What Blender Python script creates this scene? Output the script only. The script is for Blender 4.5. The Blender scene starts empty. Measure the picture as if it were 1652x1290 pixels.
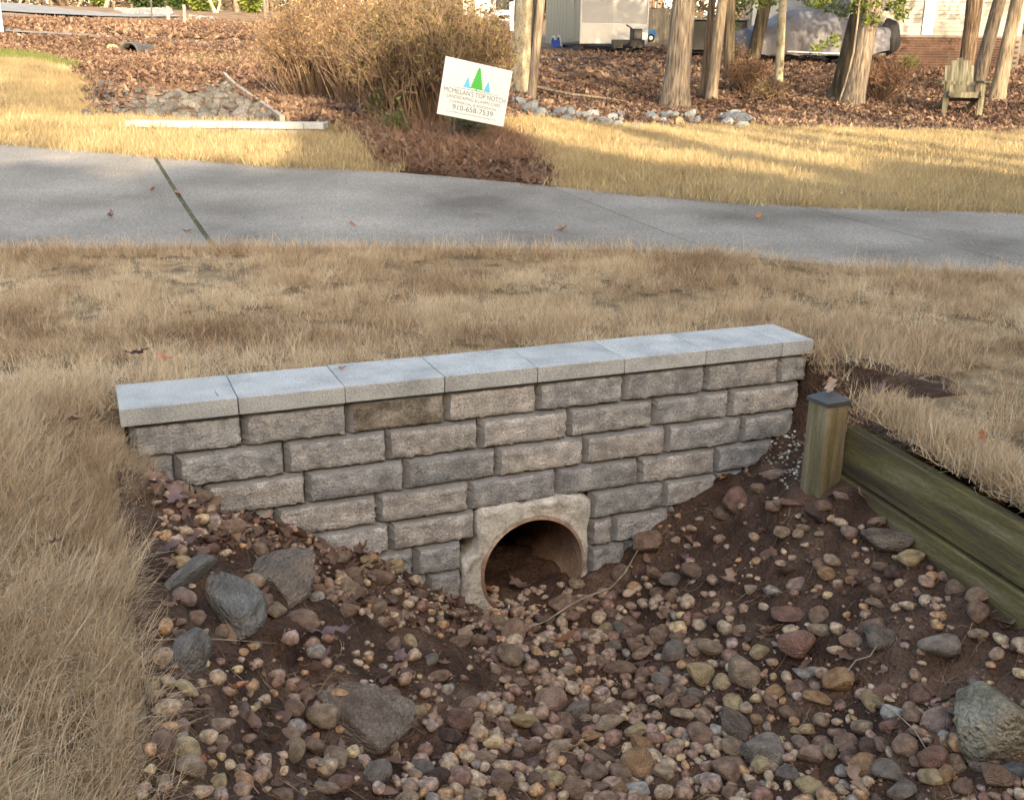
import bpy, bmesh, math, random
import numpy as np
from mathutils import Vector, Matrix, noise as mnoise

random.seed(7)
RNG = np.random.default_rng(11)
S = bpy.context.scene
COL = S.collection
rad = math.radians

# ------------------------------------------------------------------ camera
PW, PH = 1652.0, 1290.0
FPX = 1692.53
YAW, PIT, ROL = -0.38711, -0.31109, -0.012008
CAM = np.array([-0.0392, -2.8783, 0.9019])


def cam_axes():
    cy, sy = math.cos(YAW), math.sin(YAW)
    cp, sp = math.cos(PIT), math.sin(PIT)
    cr, sr = math.cos(ROL), math.sin(ROL)
    rz = np.array([[cy, -sy, 0], [sy, cy, 0], [0, 0, 1]])
    rx = np.array([[1, 0, 0], [0, cp, -sp], [0, sp, cp]])
    ry = np.array([[cr, 0, sr], [0, 1, 0], [-sr, 0, cr]])
    return rz @ rx @ ry          # columns: right, forward, up


AX = cam_axes()
FWD = np.array([AX[0, 1], AX[1, 1], 0.0])
FWD /= np.linalg.norm(FWD)
RGT = np.array([FWD[1], -FWD[0], 0.0])
cam_data = bpy.data.cameras.new('camera')
cam_data.sensor_fit = 'HORIZONTAL'
cam_data.sensor_width = 36.0
cam_data.lens = 36.0 * FPX / PW
cam_data.clip_start = 0.05
cam_data.clip_end = 1000.0
cam = bpy.data.objects.new('camera', cam_data)
COL.objects.link(cam)
m4 = Matrix.Identity(4)
for r_ in range(3):
    m4[r_][0] = AX[r_, 0]
    m4[r_][1] = AX[r_, 2]
    m4[r_][2] = -AX[r_, 1]
    m4[r_][3] = CAM[r_]
cam.matrix_world = m4
S.camera = cam

# ------------------------------------------------------------------ light
SUN_EL = rad(21.0)
SUN_H = np.array([0.05, 0.9987])          # horizontal heading in which shadows fall
world = bpy.data.worlds.new('World')
S.world = world
world.use_nodes = True
wn = world.node_tree
wn.nodes.clear()
wo = wn.nodes.new('ShaderNodeOutputWorld')
wb = wn.nodes.new('ShaderNodeBackground')
ws = wn.nodes.new('ShaderNodeTexSky')
ws.sky_type = 'NISHITA'
ws.sun_disc = False
ws.sun_elevation = SUN_EL
ws.sun_rotation = math.atan2(-SUN_H[0], -SUN_H[1])
ws.air_density = 1.0
ws.dust_density = 3.0
ws.ozone_density = 0.6
wb.inputs['Strength'].default_value = 0.15
wn.links.new(ws.outputs[0], wb.inputs['Color'])
wn.links.new(wb.outputs[0], wo.inputs['Surface'])
sun_d = bpy.data.lights.new('sun', 'SUN')
sun_d.energy = 2.0
sun_d.angle = rad(0.6)
sun_d.color = (1.0, 0.86, 0.66)
sun = bpy.data.objects.new('sun', sun_d)
COL.objects.link(sun)
ldir = Vector((SUN_H[0] * math.cos(SUN_EL), SUN_H[1] * math.cos(SUN_EL), -math.sin(SUN_EL)))
sun.rotation_euler = ldir.to_track_quat('-Z', 'Y').to_euler()
sun.location = (0, -20, 20)
S.view_settings.view_transform = 'Standard'
S.view_settings.look = 'None'
S.view_settings.gamma = 1.0
S.view_settings.use_curve_mapping = False
S.view_settings.exposure = 2.42
S.view_settings.use_white_balance = True
S.view_settings.white_balance_temperature = 7750


# ------------------------------------------------------------------ helpers
def ray(px, py):
    return AX @ np.array([(px - PW / 2) / FPX, 1.0, -(py - PH / 2) / FPX])


def at_z(px, py, z):
    d = ray(px, py)
    return CAM + d * ((z - CAM[2]) / d[2])


def at_D(px, py, D):
    """point on the ray through a photo pixel at forward distance D"""
    d = ray(px, py)
    return CAM + d * (D / (d @ FWD))


def tag(o, label=None, cat=None, group=None, kind=None):
    if label: o['label'] = label
    if cat: o['category'] = cat
    if group: o['group'] = group
    if kind: o['kind'] = kind
    return o


def empty(name, loc=(0, 0, 0), rz=0.0, label=None, cat=None, group=None, kind=None):
    o = bpy.data.objects.new(name, None)
    o.empty_display_size = 0.1
    o.location = loc
    o.rotation_euler = (0, 0, rz)
    COL.objects.link(o)
    return tag(o, label, cat, group, kind)


def mesh_arr(name, V, F, smooth=False):
    me = bpy.data.meshes.new(name)
    me.from_pydata([tuple(v) for v in np.asarray(V, float)], [], [tuple(int(i) for i in f) for f in F])
    me.update()
    if smooth:
        me.polygons.foreach_set('use_smooth', [True] * len(me.polygons))
    return me


def obj(name, me, mat=None, parent=None, loc=(0, 0, 0), rot=(0, 0, 0), scl=(1, 1, 1)):
    o = bpy.data.objects.new(name, me)
    COL.objects.link(o)
    if mat is not None and len(me.materials) == 0:
        for mm in (mat if isinstance(mat, (list, tuple)) else [mat]):
            me.materials.append(mm)
    if parent is not None: o.parent = parent
    o.location = loc
    o.rotation_euler = rot
    o.scale = scl
    return o


class MB:
    """collects primitive pieces into one mesh"""
    def __init__(self):
        self.V, self.F, self.n = [], [], 0

    def add(self, V, F):
        V = np.asarray(V, float)
        self.V.append(V)
        self.F += [tuple(int(i) + self.n for i in f) for f in F]
        self.n += len(V)
        return self

    def box(self, c, s, R=None, taper=1.0):
        c = np.asarray(c, float)
        h = np.asarray(s, float) / 2
        P = np.array([[x, y, z] for z in (-1, 1) for y in (-1, 1) for x in (-1, 1)], float)
        P[P[:, 2] > 0, :2] *= taper
        P = P * h
        if R is not None: P = P @ np.asarray(R).T
        return self.add(P + c, [(0, 2, 3, 1), (4, 5, 7, 6), (0, 1, 5, 4), (2, 6, 7, 3), (0, 4, 6, 2), (1, 3, 7, 5)])

    def tube(self, pts, rads, n=6, cap=True):
        pts = np.asarray(pts, float)
        k = len(pts)
        rads = np.broadcast_to(np.asarray(rads, float), (k,))
        T = np.gradient(pts, axis=0)
        T /= np.linalg.norm(T, axis=1)[:, None] + 1e-12
        ref = np.array([0, 0, 1.0]) if abs(T[0, 2]) < 0.9 else np.array([1.0, 0, 0])
        V = []
        a = np.arange(n) * 2 * math.pi / n
        for i in range(k):
            u = np.cross(T[i], ref); u /= np.linalg.norm(u) + 1e-12
            w = np.cross(T[i], u)
            V.append(pts[i] + rads[i] * (np.cos(a)[:, None] * u + np.sin(a)[:, None] * w))
        F = []
        for i in range(k - 1):
            for j in range(n):
                F.append((i * n + j, i * n + (j + 1) % n, (i + 1) * n + (j + 1) % n, (i + 1) * n + j))
        if cap:
            F.append(tuple(range(n - 1, -1, -1)))
            F.append(tuple((k - 1) * n + j for j in range(n)))
        return self.add(np.concatenate(V), F)

    def build(self, name, mat, parent=None, smooth=False, **kw):
        V = np.concatenate(self.V) if self.V else np.zeros((0, 3))
        return obj(name, mesh_arr(name, V, self.F, smooth), mat, parent, **kw)


def bevel_obj_mesh(me, w, seg=1):
    bm = bmesh.new(); bm.from_mesh(me)
    bmesh.ops.recalc_face_normals(bm, faces=bm.faces)
    bmesh.ops.bevel(bm, geom=list(bm.edges), offset=w, segments=seg, affect='EDGES', profile=0.6)
    bm.to_mesh(me); bm.free(); me.update()
    return me


def box_mesh(name, s, bev=0.0, c=(0, 0, 0)):
    b = MB().box(c, s)
    me = mesh_arr(name, np.concatenate(b.V), b.F)
    if bev: bevel_obj_mesh(me, bev)
    return me


def fbm(x, y, z=0.0, oct=4, lac=2.0, gain=0.5):
    s, a = 0.0, 1.0
    for _ in range(oct):
        s += a * mnoise.noise((x, y, z))
        x *= lac; y *= lac; z *= lac; a *= gain
    return s


class Lattice:
    """cheap numpy value noise"""
    def __init__(self, seed):
        self.t = np.random.default_rng(seed).random((256, 256)) * 2 - 1

    def __call__(self, x, y):
        x = np.asarray(x, float); y = np.asarray(y, float)
        xi = np.floor(x).astype(int); yi = np.floor(y).astype(int)
        fx = x - xi; fy = y - yi
        fx = fx * fx * (3 - 2 * fx); fy = fy * fy * (3 - 2 * fy)
        t = self.t
        a = t[xi % 256, yi % 256]; b = t[(xi + 1) % 256, yi % 256]
        c = t[xi % 256, (yi + 1) % 256]; d = t[(xi + 1) % 256, (yi + 1) % 256]
        return (a * (1 - fx) + b * fx) * (1 - fy) + (c * (1 - fx) + d * fx) * fy

    def f(self, x, y, oct=4):
        s = 0; a = 1.0
        for i in range(oct):
            s = s + a * self(x * 2 ** i + 17.3 * i, y * 2 ** i + 5.1 * i); a *= 0.5
        return s


LN = Lattice(3)
LN2 = Lattice(8)


# ------------------------------------------------------------------ materials
def ramp_node(nt, cols, pos=None):
    r = nt.nodes.new('ShaderNodeValToRGB')
    e = r.color_ramp.elements
    n = len(cols)
    while len(e) < n: e.new(0.5)
    for i, c in enumerate(cols):
        e[i].position = (i / (n - 1) if n > 1 else 0) if pos is None else pos[i]
        e[i].color = (c[0], c[1], c[2], 1)
    return r


def mat(name, cols, scale=4.0, pos=None, rough=0.85, bump=0.3, bscale=40.0, bdist=0.01, detail=6.0,
        fine=None, rnd=0.0, spec=0.3, metal=0.0, coord='Object', stretch=(1, 1, 1), tint=None, trans=0.0, ndist=0.0,
        spread=True):
    """noise-mixed colour, optional fine speckle (scale, amount), per-object value jitter, per-blade/instance tint"""
    m = bpy.data.materials.new(name)
    m.use_nodes = True
    nt = m.node_tree
    L = nt.links.new
    bs = nt.nodes['Principled BSDF']
    tc = nt.nodes.new('ShaderNodeTexCoord')
    mp = nt.nodes.new('ShaderNodeMapping')
    mp.inputs['Scale'].default_value = stretch
    L(tc.outputs[coord], mp.inputs['Vector'])
    oi = nt.nodes.new('ShaderNodeObjectInfo')
    mu = nt.nodes.new('ShaderNodeMath'); mu.operation = 'MULTIPLY'; mu.inputs[1].default_value = 37.0 if rnd else 0.0
    L(oi.outputs['Random'], mu.inputs[0])
    cb = nt.nodes.new('ShaderNodeCombineXYZ')
    for i in range(3): L(mu.outputs[0], cb.inputs[i])
    L(cb.outputs[0], mp.inputs['Location'])
    nz = nt.nodes.new('ShaderNodeTexNoise')
    nz.inputs['Scale'].default_value = scale
    nz.inputs['Detail'].default_value = detail
    nz.inputs['Distortion'].default_value = ndist
    L(mp.outputs[0], nz.inputs['Vector'])
    fac = nz.outputs['Fac']
    if spread:
        mr = nt.nodes.new('ShaderNodeMapRange')
        mr.inputs['From Min'].default_value = 0.3; mr.inputs['From Max'].default_value = 0.7
        L(fac, mr.inputs['Value']); fac = mr.outputs[0]
    if tint:
        at = nt.nodes.new('ShaderNodeAttribute')
        at.attribute_type = tint[0]; at.attribute_name = tint[1]
        mx = nt.nodes.new('ShaderNodeMath'); mx.operation = 'MULTIPLY_ADD'
        mx.inputs[1].default_value = 0.35; 
        L(fac, mx.inputs[0])
        sc = nt.nodes.new('ShaderNodeMath'); sc.operation = 'MULTIPLY'; sc.inputs[1].default_value = 0.72
        L(at.outputs['Fac'], sc.inputs[0]); L(sc.outputs[0], mx.inputs[2])
        fac = mx.outputs[0]
    rp = ramp_node(nt, cols, pos)
    L(fac, rp.inputs[0])
    col = rp.outputs[0]
    if fine:
        n2 = nt.nodes.new('ShaderNodeTexNoise')
        n2.inputs['Scale'].default_value = fine[0]; n2.inputs['Detail'].default_value = 3.0
        L(mp.outputs[0], n2.inputs['Vector'])
        r2 = nt.nodes.new('ShaderNodeMapRange')
        r2.inputs['From Min'].default_value = 0.3; r2.inputs['From Max'].default_value = 0.72
        r2.inputs['To Min'].default_value = 1 - fine[1]; r2.inputs['To Max'].default_value = 1 + fine[1]
        L(n2.outputs['Fac'], r2.inputs['Value'])
        hv = nt.nodes.new('ShaderNodeVectorMath'); hv.operation = 'SCALE'
        L(col, hv.inputs[0]); L(r2.outputs[0], hv.inputs['Scale'])
        col = hv.outputs[0]
    if rnd:
        r3 = nt.nodes.new('ShaderNodeMapRange')
        r3.inputs['To Min'].default_value = 1 - rnd; r3.inputs['To Max'].default_value = 1 + rnd
        L(oi.outputs['Random'], r3.inputs['Value'])
        hv = nt.nodes.new('ShaderNodeVectorMath'); hv.operation = 'SCALE'
        L(col, hv.inputs[0]); L(r3.outputs[0], hv.inputs['Scale'])
        col = hv.outputs[0]
    L(col, bs.inputs['Base Color'])
    bs.inputs['Roughness'].default_value = rough
    bs.inputs['Specular IOR Level'].default_value = spec
    bs.inputs['Metallic'].default_value = metal
    if bump:
        nb = nt.nodes.new('ShaderNodeTexNoise')
        nb.inputs['Scale'].default_value = bscale; nb.inputs['Detail'].default_value = 6.0
        L(mp.outputs[0], nb.inputs['Vector'])
        bp = nt.nodes.new('ShaderNodeBump')
        bp.inputs['Strength'].default_value = bump; bp.inputs['Distance'].default_value = bdist
        L(nb.outputs['Fac'], bp.inputs['Height'])
        L(bp.outputs[0], bs.inputs['Normal'])
    if trans:
        tr = nt.nodes.new('ShaderNodeBsdfTranslucent')
        L(col, tr.inputs['Color'])
        mxs = nt.nodes.new('ShaderNodeMixShader'); mxs.inputs[0].default_value = trans
        L(bs.outputs[0], mxs.inputs[1]); L(tr.outputs[0], mxs.inputs[2])
        L(mxs.outputs[0], nt.nodes['Material Output'].inputs['Surface'])
    return m


def plain(name, c, rough=0.6, metal=0.0, spec=0.4, var=0.08, scale=3.0, bump=0.0):
    c = np.array(c)
    return mat(name, [tuple(c * (1 - var)), tuple(c), tuple(np.minimum(c * (1 + var), 1))], scale=scale, rough=rough, metal=metal,
               spec=spec, bump=bump)


# ------------------------------------------------------------------ terrain
def horiz(px):
    return 90.85 + px * 0.012006


CTRL = []
for px, py, D in [
        (0, 232, 8.6), (250, 255, 7.9), (600, 275, 7.7), (880, 300, 7.2), (1200, 330, 6.6), (1652, 345, 6.5),
        (1200, 200, 15.3), (850, 192, 13.2), (1080, 172, 18.6), (840, 148, 18.0), (950, 100, 26.0), (940, 86, 31.0),
        (1200, 100, 28.0), (1480, 112, 29.2), (1650, 170, 20.0), (1375, 166, 19.5), (1545, 186, 18.6), (1500, 230, 12.3),
        (530, 214, 9.3), (400, 226, 8.95), (200, 205, 9.4), (60, 150, 12.5), (60, 112, 16.5), (120, 150, 12.5),
        (300, 190, 11.6), (300, 142, 16.2), (208, 92, 23.0), (300, 72, 27.0), (60, 60, 26.5), (100, 28, 42.0),
        (300, 42, 37.0), (430, 62, 30.0), (450, 198, 10.7), (365, 127, 17.2), (600, 175, 12.0), (745, 240, 8.9),
        (700, 205, 10.4), (150, 100, 20.0), (900, 240, 9.9), (50, 8, 52.0), (250, 24, 46.0), (420, 36, 44.0), (1000, 200, 14.2), (1300, 250, 10.8)]:
    CTRL.append(at_D(px, py, D))
for x, y, z in [(-3, 0.5, -.05), (-1, .5, -.035), (0.5, .4, -.03), (1.5, .4, -.03), (2.6, .4, -.03), (4, .2, -.03), (6, -.5, -.02), (-3, 2, -.03),
                (-.4, 2.6, 0.0), (.54, 2.4, 0.0), (2.45, 1.75, 0.0), (3.3, .9, 0.0), (3.9, .55, 0.0), (1.2, 1.2, -.03), (-1, 1.4, -.03),
                (-.5, -.4, -.07), (-.5, -1.3, -.11), (-.5, -2.5, -.17), (-2, -1.5, -.13), (2.4, -.6, -.07), (2.3, -1.5, -.1), (4, -2, -.08), (2.4, -4, -.15),
                (-1, -6, -.3), (4, -7, -.3), (-8, -4, -.3), (10, -4, -.1), (9, 1.5, .0), (-6, 4.5, .12), (-7, 9, .45), (-4, 8, .35), (12, 8, .03),
                (0, -20, -.6), (15, -15, -.4), (-18, -14, -.5), (-15, 8, .7), (22, 6, .2), (30, 15, .8), (-20, 25, 2.0), (-5, 42, 3.0), (-20, 50, 3.4),
                (15, 50, 3.0), (35, 45, 2.4), (50, 30, 2.0), (30, 70, 3.6), (0, 80, 4.0), (-40, 70, 4.2), (70, 70, 4.2), (40, -10, .2), (-45, 0, 1.2), (0, -50, -.8),
                (90, 20, 3), (-60, -40, .5), (60, -50, 0), (100, 100, 5), (0, 130, 5), (-90, 90, 5), (-100, 0, 2), (110, -30, 2), (0, -100, -1)]:
    CTRL.append(np.array([x, y, z], float))
CTRL = np.array(CTRL)


def _tps(r2):
    return np.where(r2 > 1e-9, 0.5 * r2 * np.log(r2 + 1e-12), 0.0)


def _fit():
    n = len(CTRL)
    X = CTRL[:, :2] / 10.0
    d2 = ((X[:, None] - X[None]) ** 2).sum(-1)
    A = np.zeros((n + 3, n + 3))
    A[:n, :n] = _tps(d2) + np.eye(n) * 2e-3
    P = np.concatenate([np.ones((n, 1)), X], 1)
    A[:n, n:] = P; A[n:, :n] = P.T
    b = np.zeros(n + 3); b[:n] = CTRL[:, 2]
    return X, np.linalg.solve(A, b)


TX, TW = _fit()


def gz(x, y):
    """height of the undug ground"""
    x = np.atleast_1d(np.asarray(x, float)); y = np.atleast_1d(np.asarray(y, float))
    out = np.empty(x.shape)
    xf, yf, of = x.ravel(), y.ravel(), out.ravel()
    for i in range(0, len(xf), 4000):
        Q = np.stack([xf[i:i + 4000], yf[i:i + 4000]], 1) / 10.0
        d2 = ((Q[:, None] - TX[None]) ** 2).sum(-1)
        of[i:i + 4000] = _tps(d2) @ TW[:-3] + TW[-3] + Q @ TW[-2:]
    r = np.hypot(xf, yf)
    t = np.clip((r - 110) / 60, 0, 1)
    of[:] = of * (1 - t) + 4.0 * t
    z = of.reshape(x.shape)
    # left bank sags towards the ditch in front of the wall
    w = np.exp(-((x + 0.02) / 0.22) ** 2) * np.clip((0.15 - y) / 0.5, 0, 1) * (x < 0.5)
    return z - 0.13 * w


def gz1(x, y):
    return float(gz(x, y)[0])


# ditch floor in front of the wall
PX0 = np.array([-.10, .05, .19, .38, .5, .71, .85, 1.02, 1.2, 1.38, 1.55, 1.71, 1.9, 2.1, 2.25, 2.40])
PZ0 = np.array([-.10, -.155, -.285, -.41, -.49, -.585, -.695, -.778, -.785, -.78, -.725, -.62, -.495, -.425, -.32, -.07])
PX1 = np.array([-.10, .03, .15, .3, .5, .75, 1.0, 1.2, 1.5, 1.75, 1.93, 2.1, 2.25, 2.4])
PZ1 = np.array([-.16, -.24, -.36, -.50, -.60, -.69, -.74, -.75, -.64, -.48, -.37, -.33, -.3, -.3])


def dz(x, y, rough=True):
    x = np.asarray(x, float); y = np.asarray(y, float)
    t = np.clip(-y / 1.2, 0, 1); t = t * t * (3 - 2 * t)
    z = np.interp(x, PX0, PZ0) * (1 - t) + np.interp(x, PX1, PZ1) * t
    z = z - 0.05 * np.clip((-y - 1.2) / 2, 0, 2)
    z = z + 0.13 * np.exp(-((x - 1.99) / .16) ** 2 - ((y + .47) / .30) ** 2)
    if rough:
        z = z + 0.028 * LN.f(x * 4.5, y * 4.5, 3) + 0.016 * LN2.f(x * 20, y * 20, 3)
    return z


def on_ground(px, py, dmax=120.0):
    """first point of the open ground met by the ray through a photo pixel"""
    d = ray(px, py); d = d / (d @ FWD)
    Ds = np.concatenate([np.arange(2.0, 40, 0.05), np.arange(40, dmax, 0.4)])
    P = CAM[None] + Ds[:, None] * d[None]
    g = gz(P[:, 0], P[:, 1])
    k = np.nonzero(P[:, 2] < g)[0]
    i = k[0] if len(k) else len(Ds) - 1
    a, b = Ds[max(i - 1, 0)], Ds[i]
    for _ in range(18):
        m_ = (a + b) / 2; p = CAM + d * m_
        if p[2] < gz1(p[0], p[1]): b = m_
        else: a = m_
    p = CAM + d * b
    return np.array([p[0], p[1], gz1(p[0], p[1])])


def on_ditch(px, py):
    d = ray(px, py); d = d / (d @ FWD)
    Ds = np.arange(1.0, 5.0, 0.01)
    P = CAM[None] + Ds[:, None] * d[None]
    g = dz(P[:, 0], P[:, 1], False)
    k = np.nonzero(P[:, 2] < g)[0]
    i = k[0] if len(k) else -1
    return P[i], Ds[i]


def dist_of(p):
    return float((np.asarray(p) - CAM) @ FWD)


def poly_px(pts):
    return np.array([on_ground(*p)[:2] for p in pts])


def inside(poly, x, y):
    poly = np.asarray(poly)
    x = np.asarray(x); y = np.asarray(y)
    res = np.zeros(x.shape, bool)
    j = len(poly) - 1
    for i in range(len(poly)):
        xi, yi = poly[i]; xj, yj = poly[j]
        c = ((yi > y) != (yj > y)) & (x < (xj - xi) * (y - yi) / (yj - yi + 1e-12) + xi)
        res ^= c
        j = i
    return res

# ------------------------------------------------------------------ regions (world polygons of things seen on the ground)
NEAR_EDGE = np.array([(-9, 4.4), (-4, 3.4), (-2.0, 3.0)] + [tuple(on_ground(*p)[:2]) for p in [(0, 405), (180, 404), (345, 403), (700, 404), (1000, 407), (1165, 414), (1400, 438), (1652, 448)]] + [(6.4, -1.1), (12, -4.3)])
FAR_EDGE = np.array([(-9, 10.2), (-4, 8.2), (-2.0, 7.1)] + [tuple(on_ground(*p)[:2]) for p in [(0, 232), (120, 243), (250, 255), (420, 268), (600, 277), (740, 289), (880, 302), (1050, 318), (1200, 330), (1400, 340), (1652, 346)]] + [(9.0, 1.0), (14, -1.6)])


def edge_at(E, x):
    return np.interp(x, E[:, 0], E[:, 1])


STRIP = poly_px([(0, 96), (60, 100), (110, 112), (132, 130), (138, 160), (142, 192), (270, 200), (540, 209), (583, 235), (600, 262), (594, 272), (420, 266), (250, 253), (0, 230)])
STRIP = np.concatenate([STRIP, [(-4, 8.3), (-9, 10.4), (-9, 16), (-5, 16)]])
STRAW = poly_px([(560, 206), (590, 240), (600, 272), (740, 287), (880, 301), (915, 292), (870, 255), (825, 215), (780, 196), (700, 200)])
RLAWN = poly_px([(905, 300), (1050, 315), (1200, 328), (1400, 338), (1652, 344)])
RLAWN = np.concatenate([RLAWN, [(9, 1.1), (14, -1.4), (24, 4), (19, 9)], poly_px([(1652, 218), (1400, 212), (1220, 205), (1050, 205), (960, 201), (850, 192), (800, 196), (828, 214), (872, 253)])])

m_thatch = mat('dead_lawn_thatch', [(.10, .066, .036), (.19, .135, .072), (.27, .195, .105)], scale=9, bump=0.6, bscale=60, bdist=.02, fine=(90, .3))
m_soil = mat('ditch_soil', [(.036, .018, .011), (.085, .046, .029), (.16, .096, .064)], scale=7, bump=1.0, bscale=70, bdist=.03, fine=(160, .35), rough=.95, detail=10)
m_bed = mat('leaf_bed_soil', [(.06, .032, .02), (.12, .062, .036), (.17, .095, .058)], scale=6, bump=.7, bscale=30, bdist=.03, fine=(40, .35))
m_far = mat('far_leafy_ground', [(.09, .06, .035), (.16, .10, .055), (.22, .15, .085)], scale=1.5, bump=.5, bscale=8, bdist=.05, fine=(9, .3))
m_green = mat('green_lawn', [(.05, .07, .02), (.10, .12, .04), (.18, .16, .07)], scale=3, bump=.4, bscale=30, bdist=.02)

# ------------------------------------------------------------------ the ground sheet


def axis(parts):
    out = []
    for a, b, s in parts:
        out.append(np.arange(a, b - 1e-6, s))
    return np.unique(np.round(np.concatenate(out), 4))


gx = axis([(-420, -60, 30), (-60, -20, 4), (-20, -6, 1), (-6, -1.0, .25), (-1.0, 0, .05), (0, 2.02, .101), (2.02, 2.4, .095), (2.4, 8, .2), (8, 26, .45), (26, 60, 2), (60, 481, 30)])
gy = axis([(-420, -60, 30), (-60, -12, 4), (-12, -4, .5), (-4, -.48, .08), (-.48, .1, .058), (.1, 3.3, .16), (3.3, 12, .2), (12, 34, .45), (34, 70, 2), (70, 481, 30)])
GX, GY = np.meshgrid(gx, gy, indexing='ij')
TA = at_z(1372, 690, -.131); TB = at_z(1652, 850, -.131)


def timber_x(y):
    return TA[0] + (TB[0] - TA[0]) * (np.asarray(y) - TA[1]) / (TB[1] - TA[1])


_tw = np.where(GX < 2.02, np.clip((GX - 1.0) / 1.02, 0, 1), np.clip((3.6 - GX) / 1.58, 0, 1)) * np.clip((-.40 - GY) / .08, 0, 1) * np.clip((GY + 12) / 8, 0, 1)
GXR = GX.copy()
GX = GX + _tw * (timber_x(np.maximum(GY, -4.0)) + .035 - 2.02)
GZ = gz(GX, GY)
nx, ny = GX.shape
rx = (GXR[:-1, :-1] + GXR[1:, 1:]) / 2; cx = (GX[:-1, :-1] + GX[1:, 1:]) / 2; cy = (GY[:-1, :-1] + GY[1:, 1:]) / 2
hole = ((rx > 0) & (rx < 2.4) & (cy > -.48) & (cy < .1)) | ((rx > 0) & (rx < 2.02) & (cy < .1) & (cy > -4.0))
region = np.full(cx.shape, 1)                                    # leaf bed
near = (cy < edge_at(FAR_EDGE, cx)) | (cx > 26) & (cy < 0)
region[near] = 0
region[inside(STRIP, cx, cy) | inside(RLAWN, cx, cy)] = 0
region[inside(STRAW, cx, cy)] = 2
dd = (cx - CAM[0]) * FWD[0] + (cy - CAM[1]) * FWD[1]
region[(dd > 34) | (cx < -12)] = 3
region[near & (cx < -12)] = 3
drv = (cy > edge_at(NEAR_EDGE, cx)) & (cy < edge_at(FAR_EDGE, cx)) & (cx > -9) & (cx < 14)
region[drv] = 2
idx = np.arange(nx * ny).reshape(nx, ny)
F4 = np.stack([idx[:-1, :-1], idx[1:, :-1], idx[1:, 1:], idx[:-1, 1:]], -1)[~hole]
# small relief so nothing is a flat sheet
amp = np.clip((np.hypot(GX, GY) < 40) * 1.0, 0, 1)
relief = np.where(GY < edge_at(FAR_EDGE, GX) + .3, -.008, .008 * LN.f(GX * 1.3, GY * 1.3, 3))
ondrv = (GY > edge_at(NEAR_EDGE, GX) + .03) & (GY < edge_at(FAR_EDGE, GX) + .1)
GZv = GZ + np.where(ondrv, -0.03, relief * amp)
bnd = (np.abs(GXR) < 1e-3) | (np.abs(GXR - 2.02) < 1e-3)
GZv = np.where(bnd & (GY < .12) & (GY > -4), GZ - 0.01, GZv)
me = mesh_arr('ground', np.stack([GX.ravel(), GY.ravel(), GZv.ravel()], 1), F4, True)
for mm in (m_thatch, m_bed, m_soil, m_far): me.materials.append(mm)
me.polygons.foreach_set('material_index', region[~hole].astype(np.int32))
tag(obj('ground', me), kind='structure')

# ditch floor
def ditch_grid(x0, x1, y0, y1, s, zf):
    xs = np.arange(x0, x1 + s / 2, s); ys = np.arange(y0, y1 + s / 2, s)
    X, Y = np.meshgrid(xs, ys, indexing='ij')
    Z = zf(X, Y)
    i = np.arange(X.size).reshape(X.shape)
    return np.stack([X.ravel(), Y.ravel(), Z.ravel()], 1), np.stack([i[:-1, :-1], i[1:, :-1], i[1:, 1:], i[:-1, 1:]], -1).reshape(-1, 4)


def zditch_mesh(X, Y):
    Z = dz(X, Y)
    t = np.clip((X - timber_x(Y) + .0) / .03, 0, 1) * (Y < -.5)
    k = np.clip((Y + .36) / .42, 0, 1) * np.clip((X - 2.20) / .09, 0, 1)
    k = np.maximum(k, np.clip((X - 2.25) / .11, 0, 1) * (Y > -.7))
    k = k * k * (3 - 2 * k)
    Z = Z * (1 - k) + (-.05 + .02 * LN.f(X * 9, Y * 9, 3)) * k
    return Z - 0.25 * t


V1, F1 = ditch_grid(-.03, 2.48, -2.2, .145, .0125, zditch_mesh)
V2, F2 = ditch_grid(-.03, 2.03, -4.05, -2.19, .05, lambda X, Y: dz(X, Y) - .01)
ditch = obj('ditch_bed', mesh_arr('ditch_bed', np.concatenate([V1, V2]), np.concatenate([F1, F2 + len(V1)]), True), m_soil)
tag(ditch, kind='structure')
V1, F1 = ditch_grid(1.045, 1.391, .128, 1.0, .0173, lambda X, Y: dz(X, Y) - .05 * (Y - .13))
tag(obj('pipe_silt', mesh_arr('pipe_silt', V1, F1, True), m_soil), kind='structure')

# ------------------------------------------------------------------ driveway: concrete slabs with open joints
m_conc = mat('weathered_driveway_concrete', [(.105, .092, .078), (.18, .166, .144), (.235, .218, .192), (.285, .258, .222)], pos=[0, .38, .72, 1], scale=1.1, bump=.5, bscale=140, bdist=.004, fine=(85, .40), rough=.9, coord='Object', detail=12)
m_moss = mat('joint_moss', [(.035, .03, .018), (.06, .06, .02), (.10, .10, .035)], scale=14, bump=.6, bscale=80, fine=(60, .4))
drive = empty('driveway', (0, 0, 0), kind='structure')
J = [((-9, edge_at(NEAR_EDGE, -9)), (-9, edge_at(FAR_EDGE, -9))), ((-6.0, edge_at(NEAR_EDGE, -6)), (-5.4, edge_at(FAR_EDGE, -5.4))), ((-2.4, edge_at(NEAR_EDGE, -2.4)), (-2.1, edge_at(FAR_EDGE, -2.1))),
     (on_ground(346, 403)[:2], on_ground(249, 255)[:2]), (on_ground(1168, 414)[:2], on_ground(882, 302)[:2])]
fa = on_ground(1287, 335)[:2]; na = on_ground(1652, 433)[:2]
dr = (na - fa) / np.linalg.norm(na - fa)
nb_ = na + dr * .35
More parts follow.
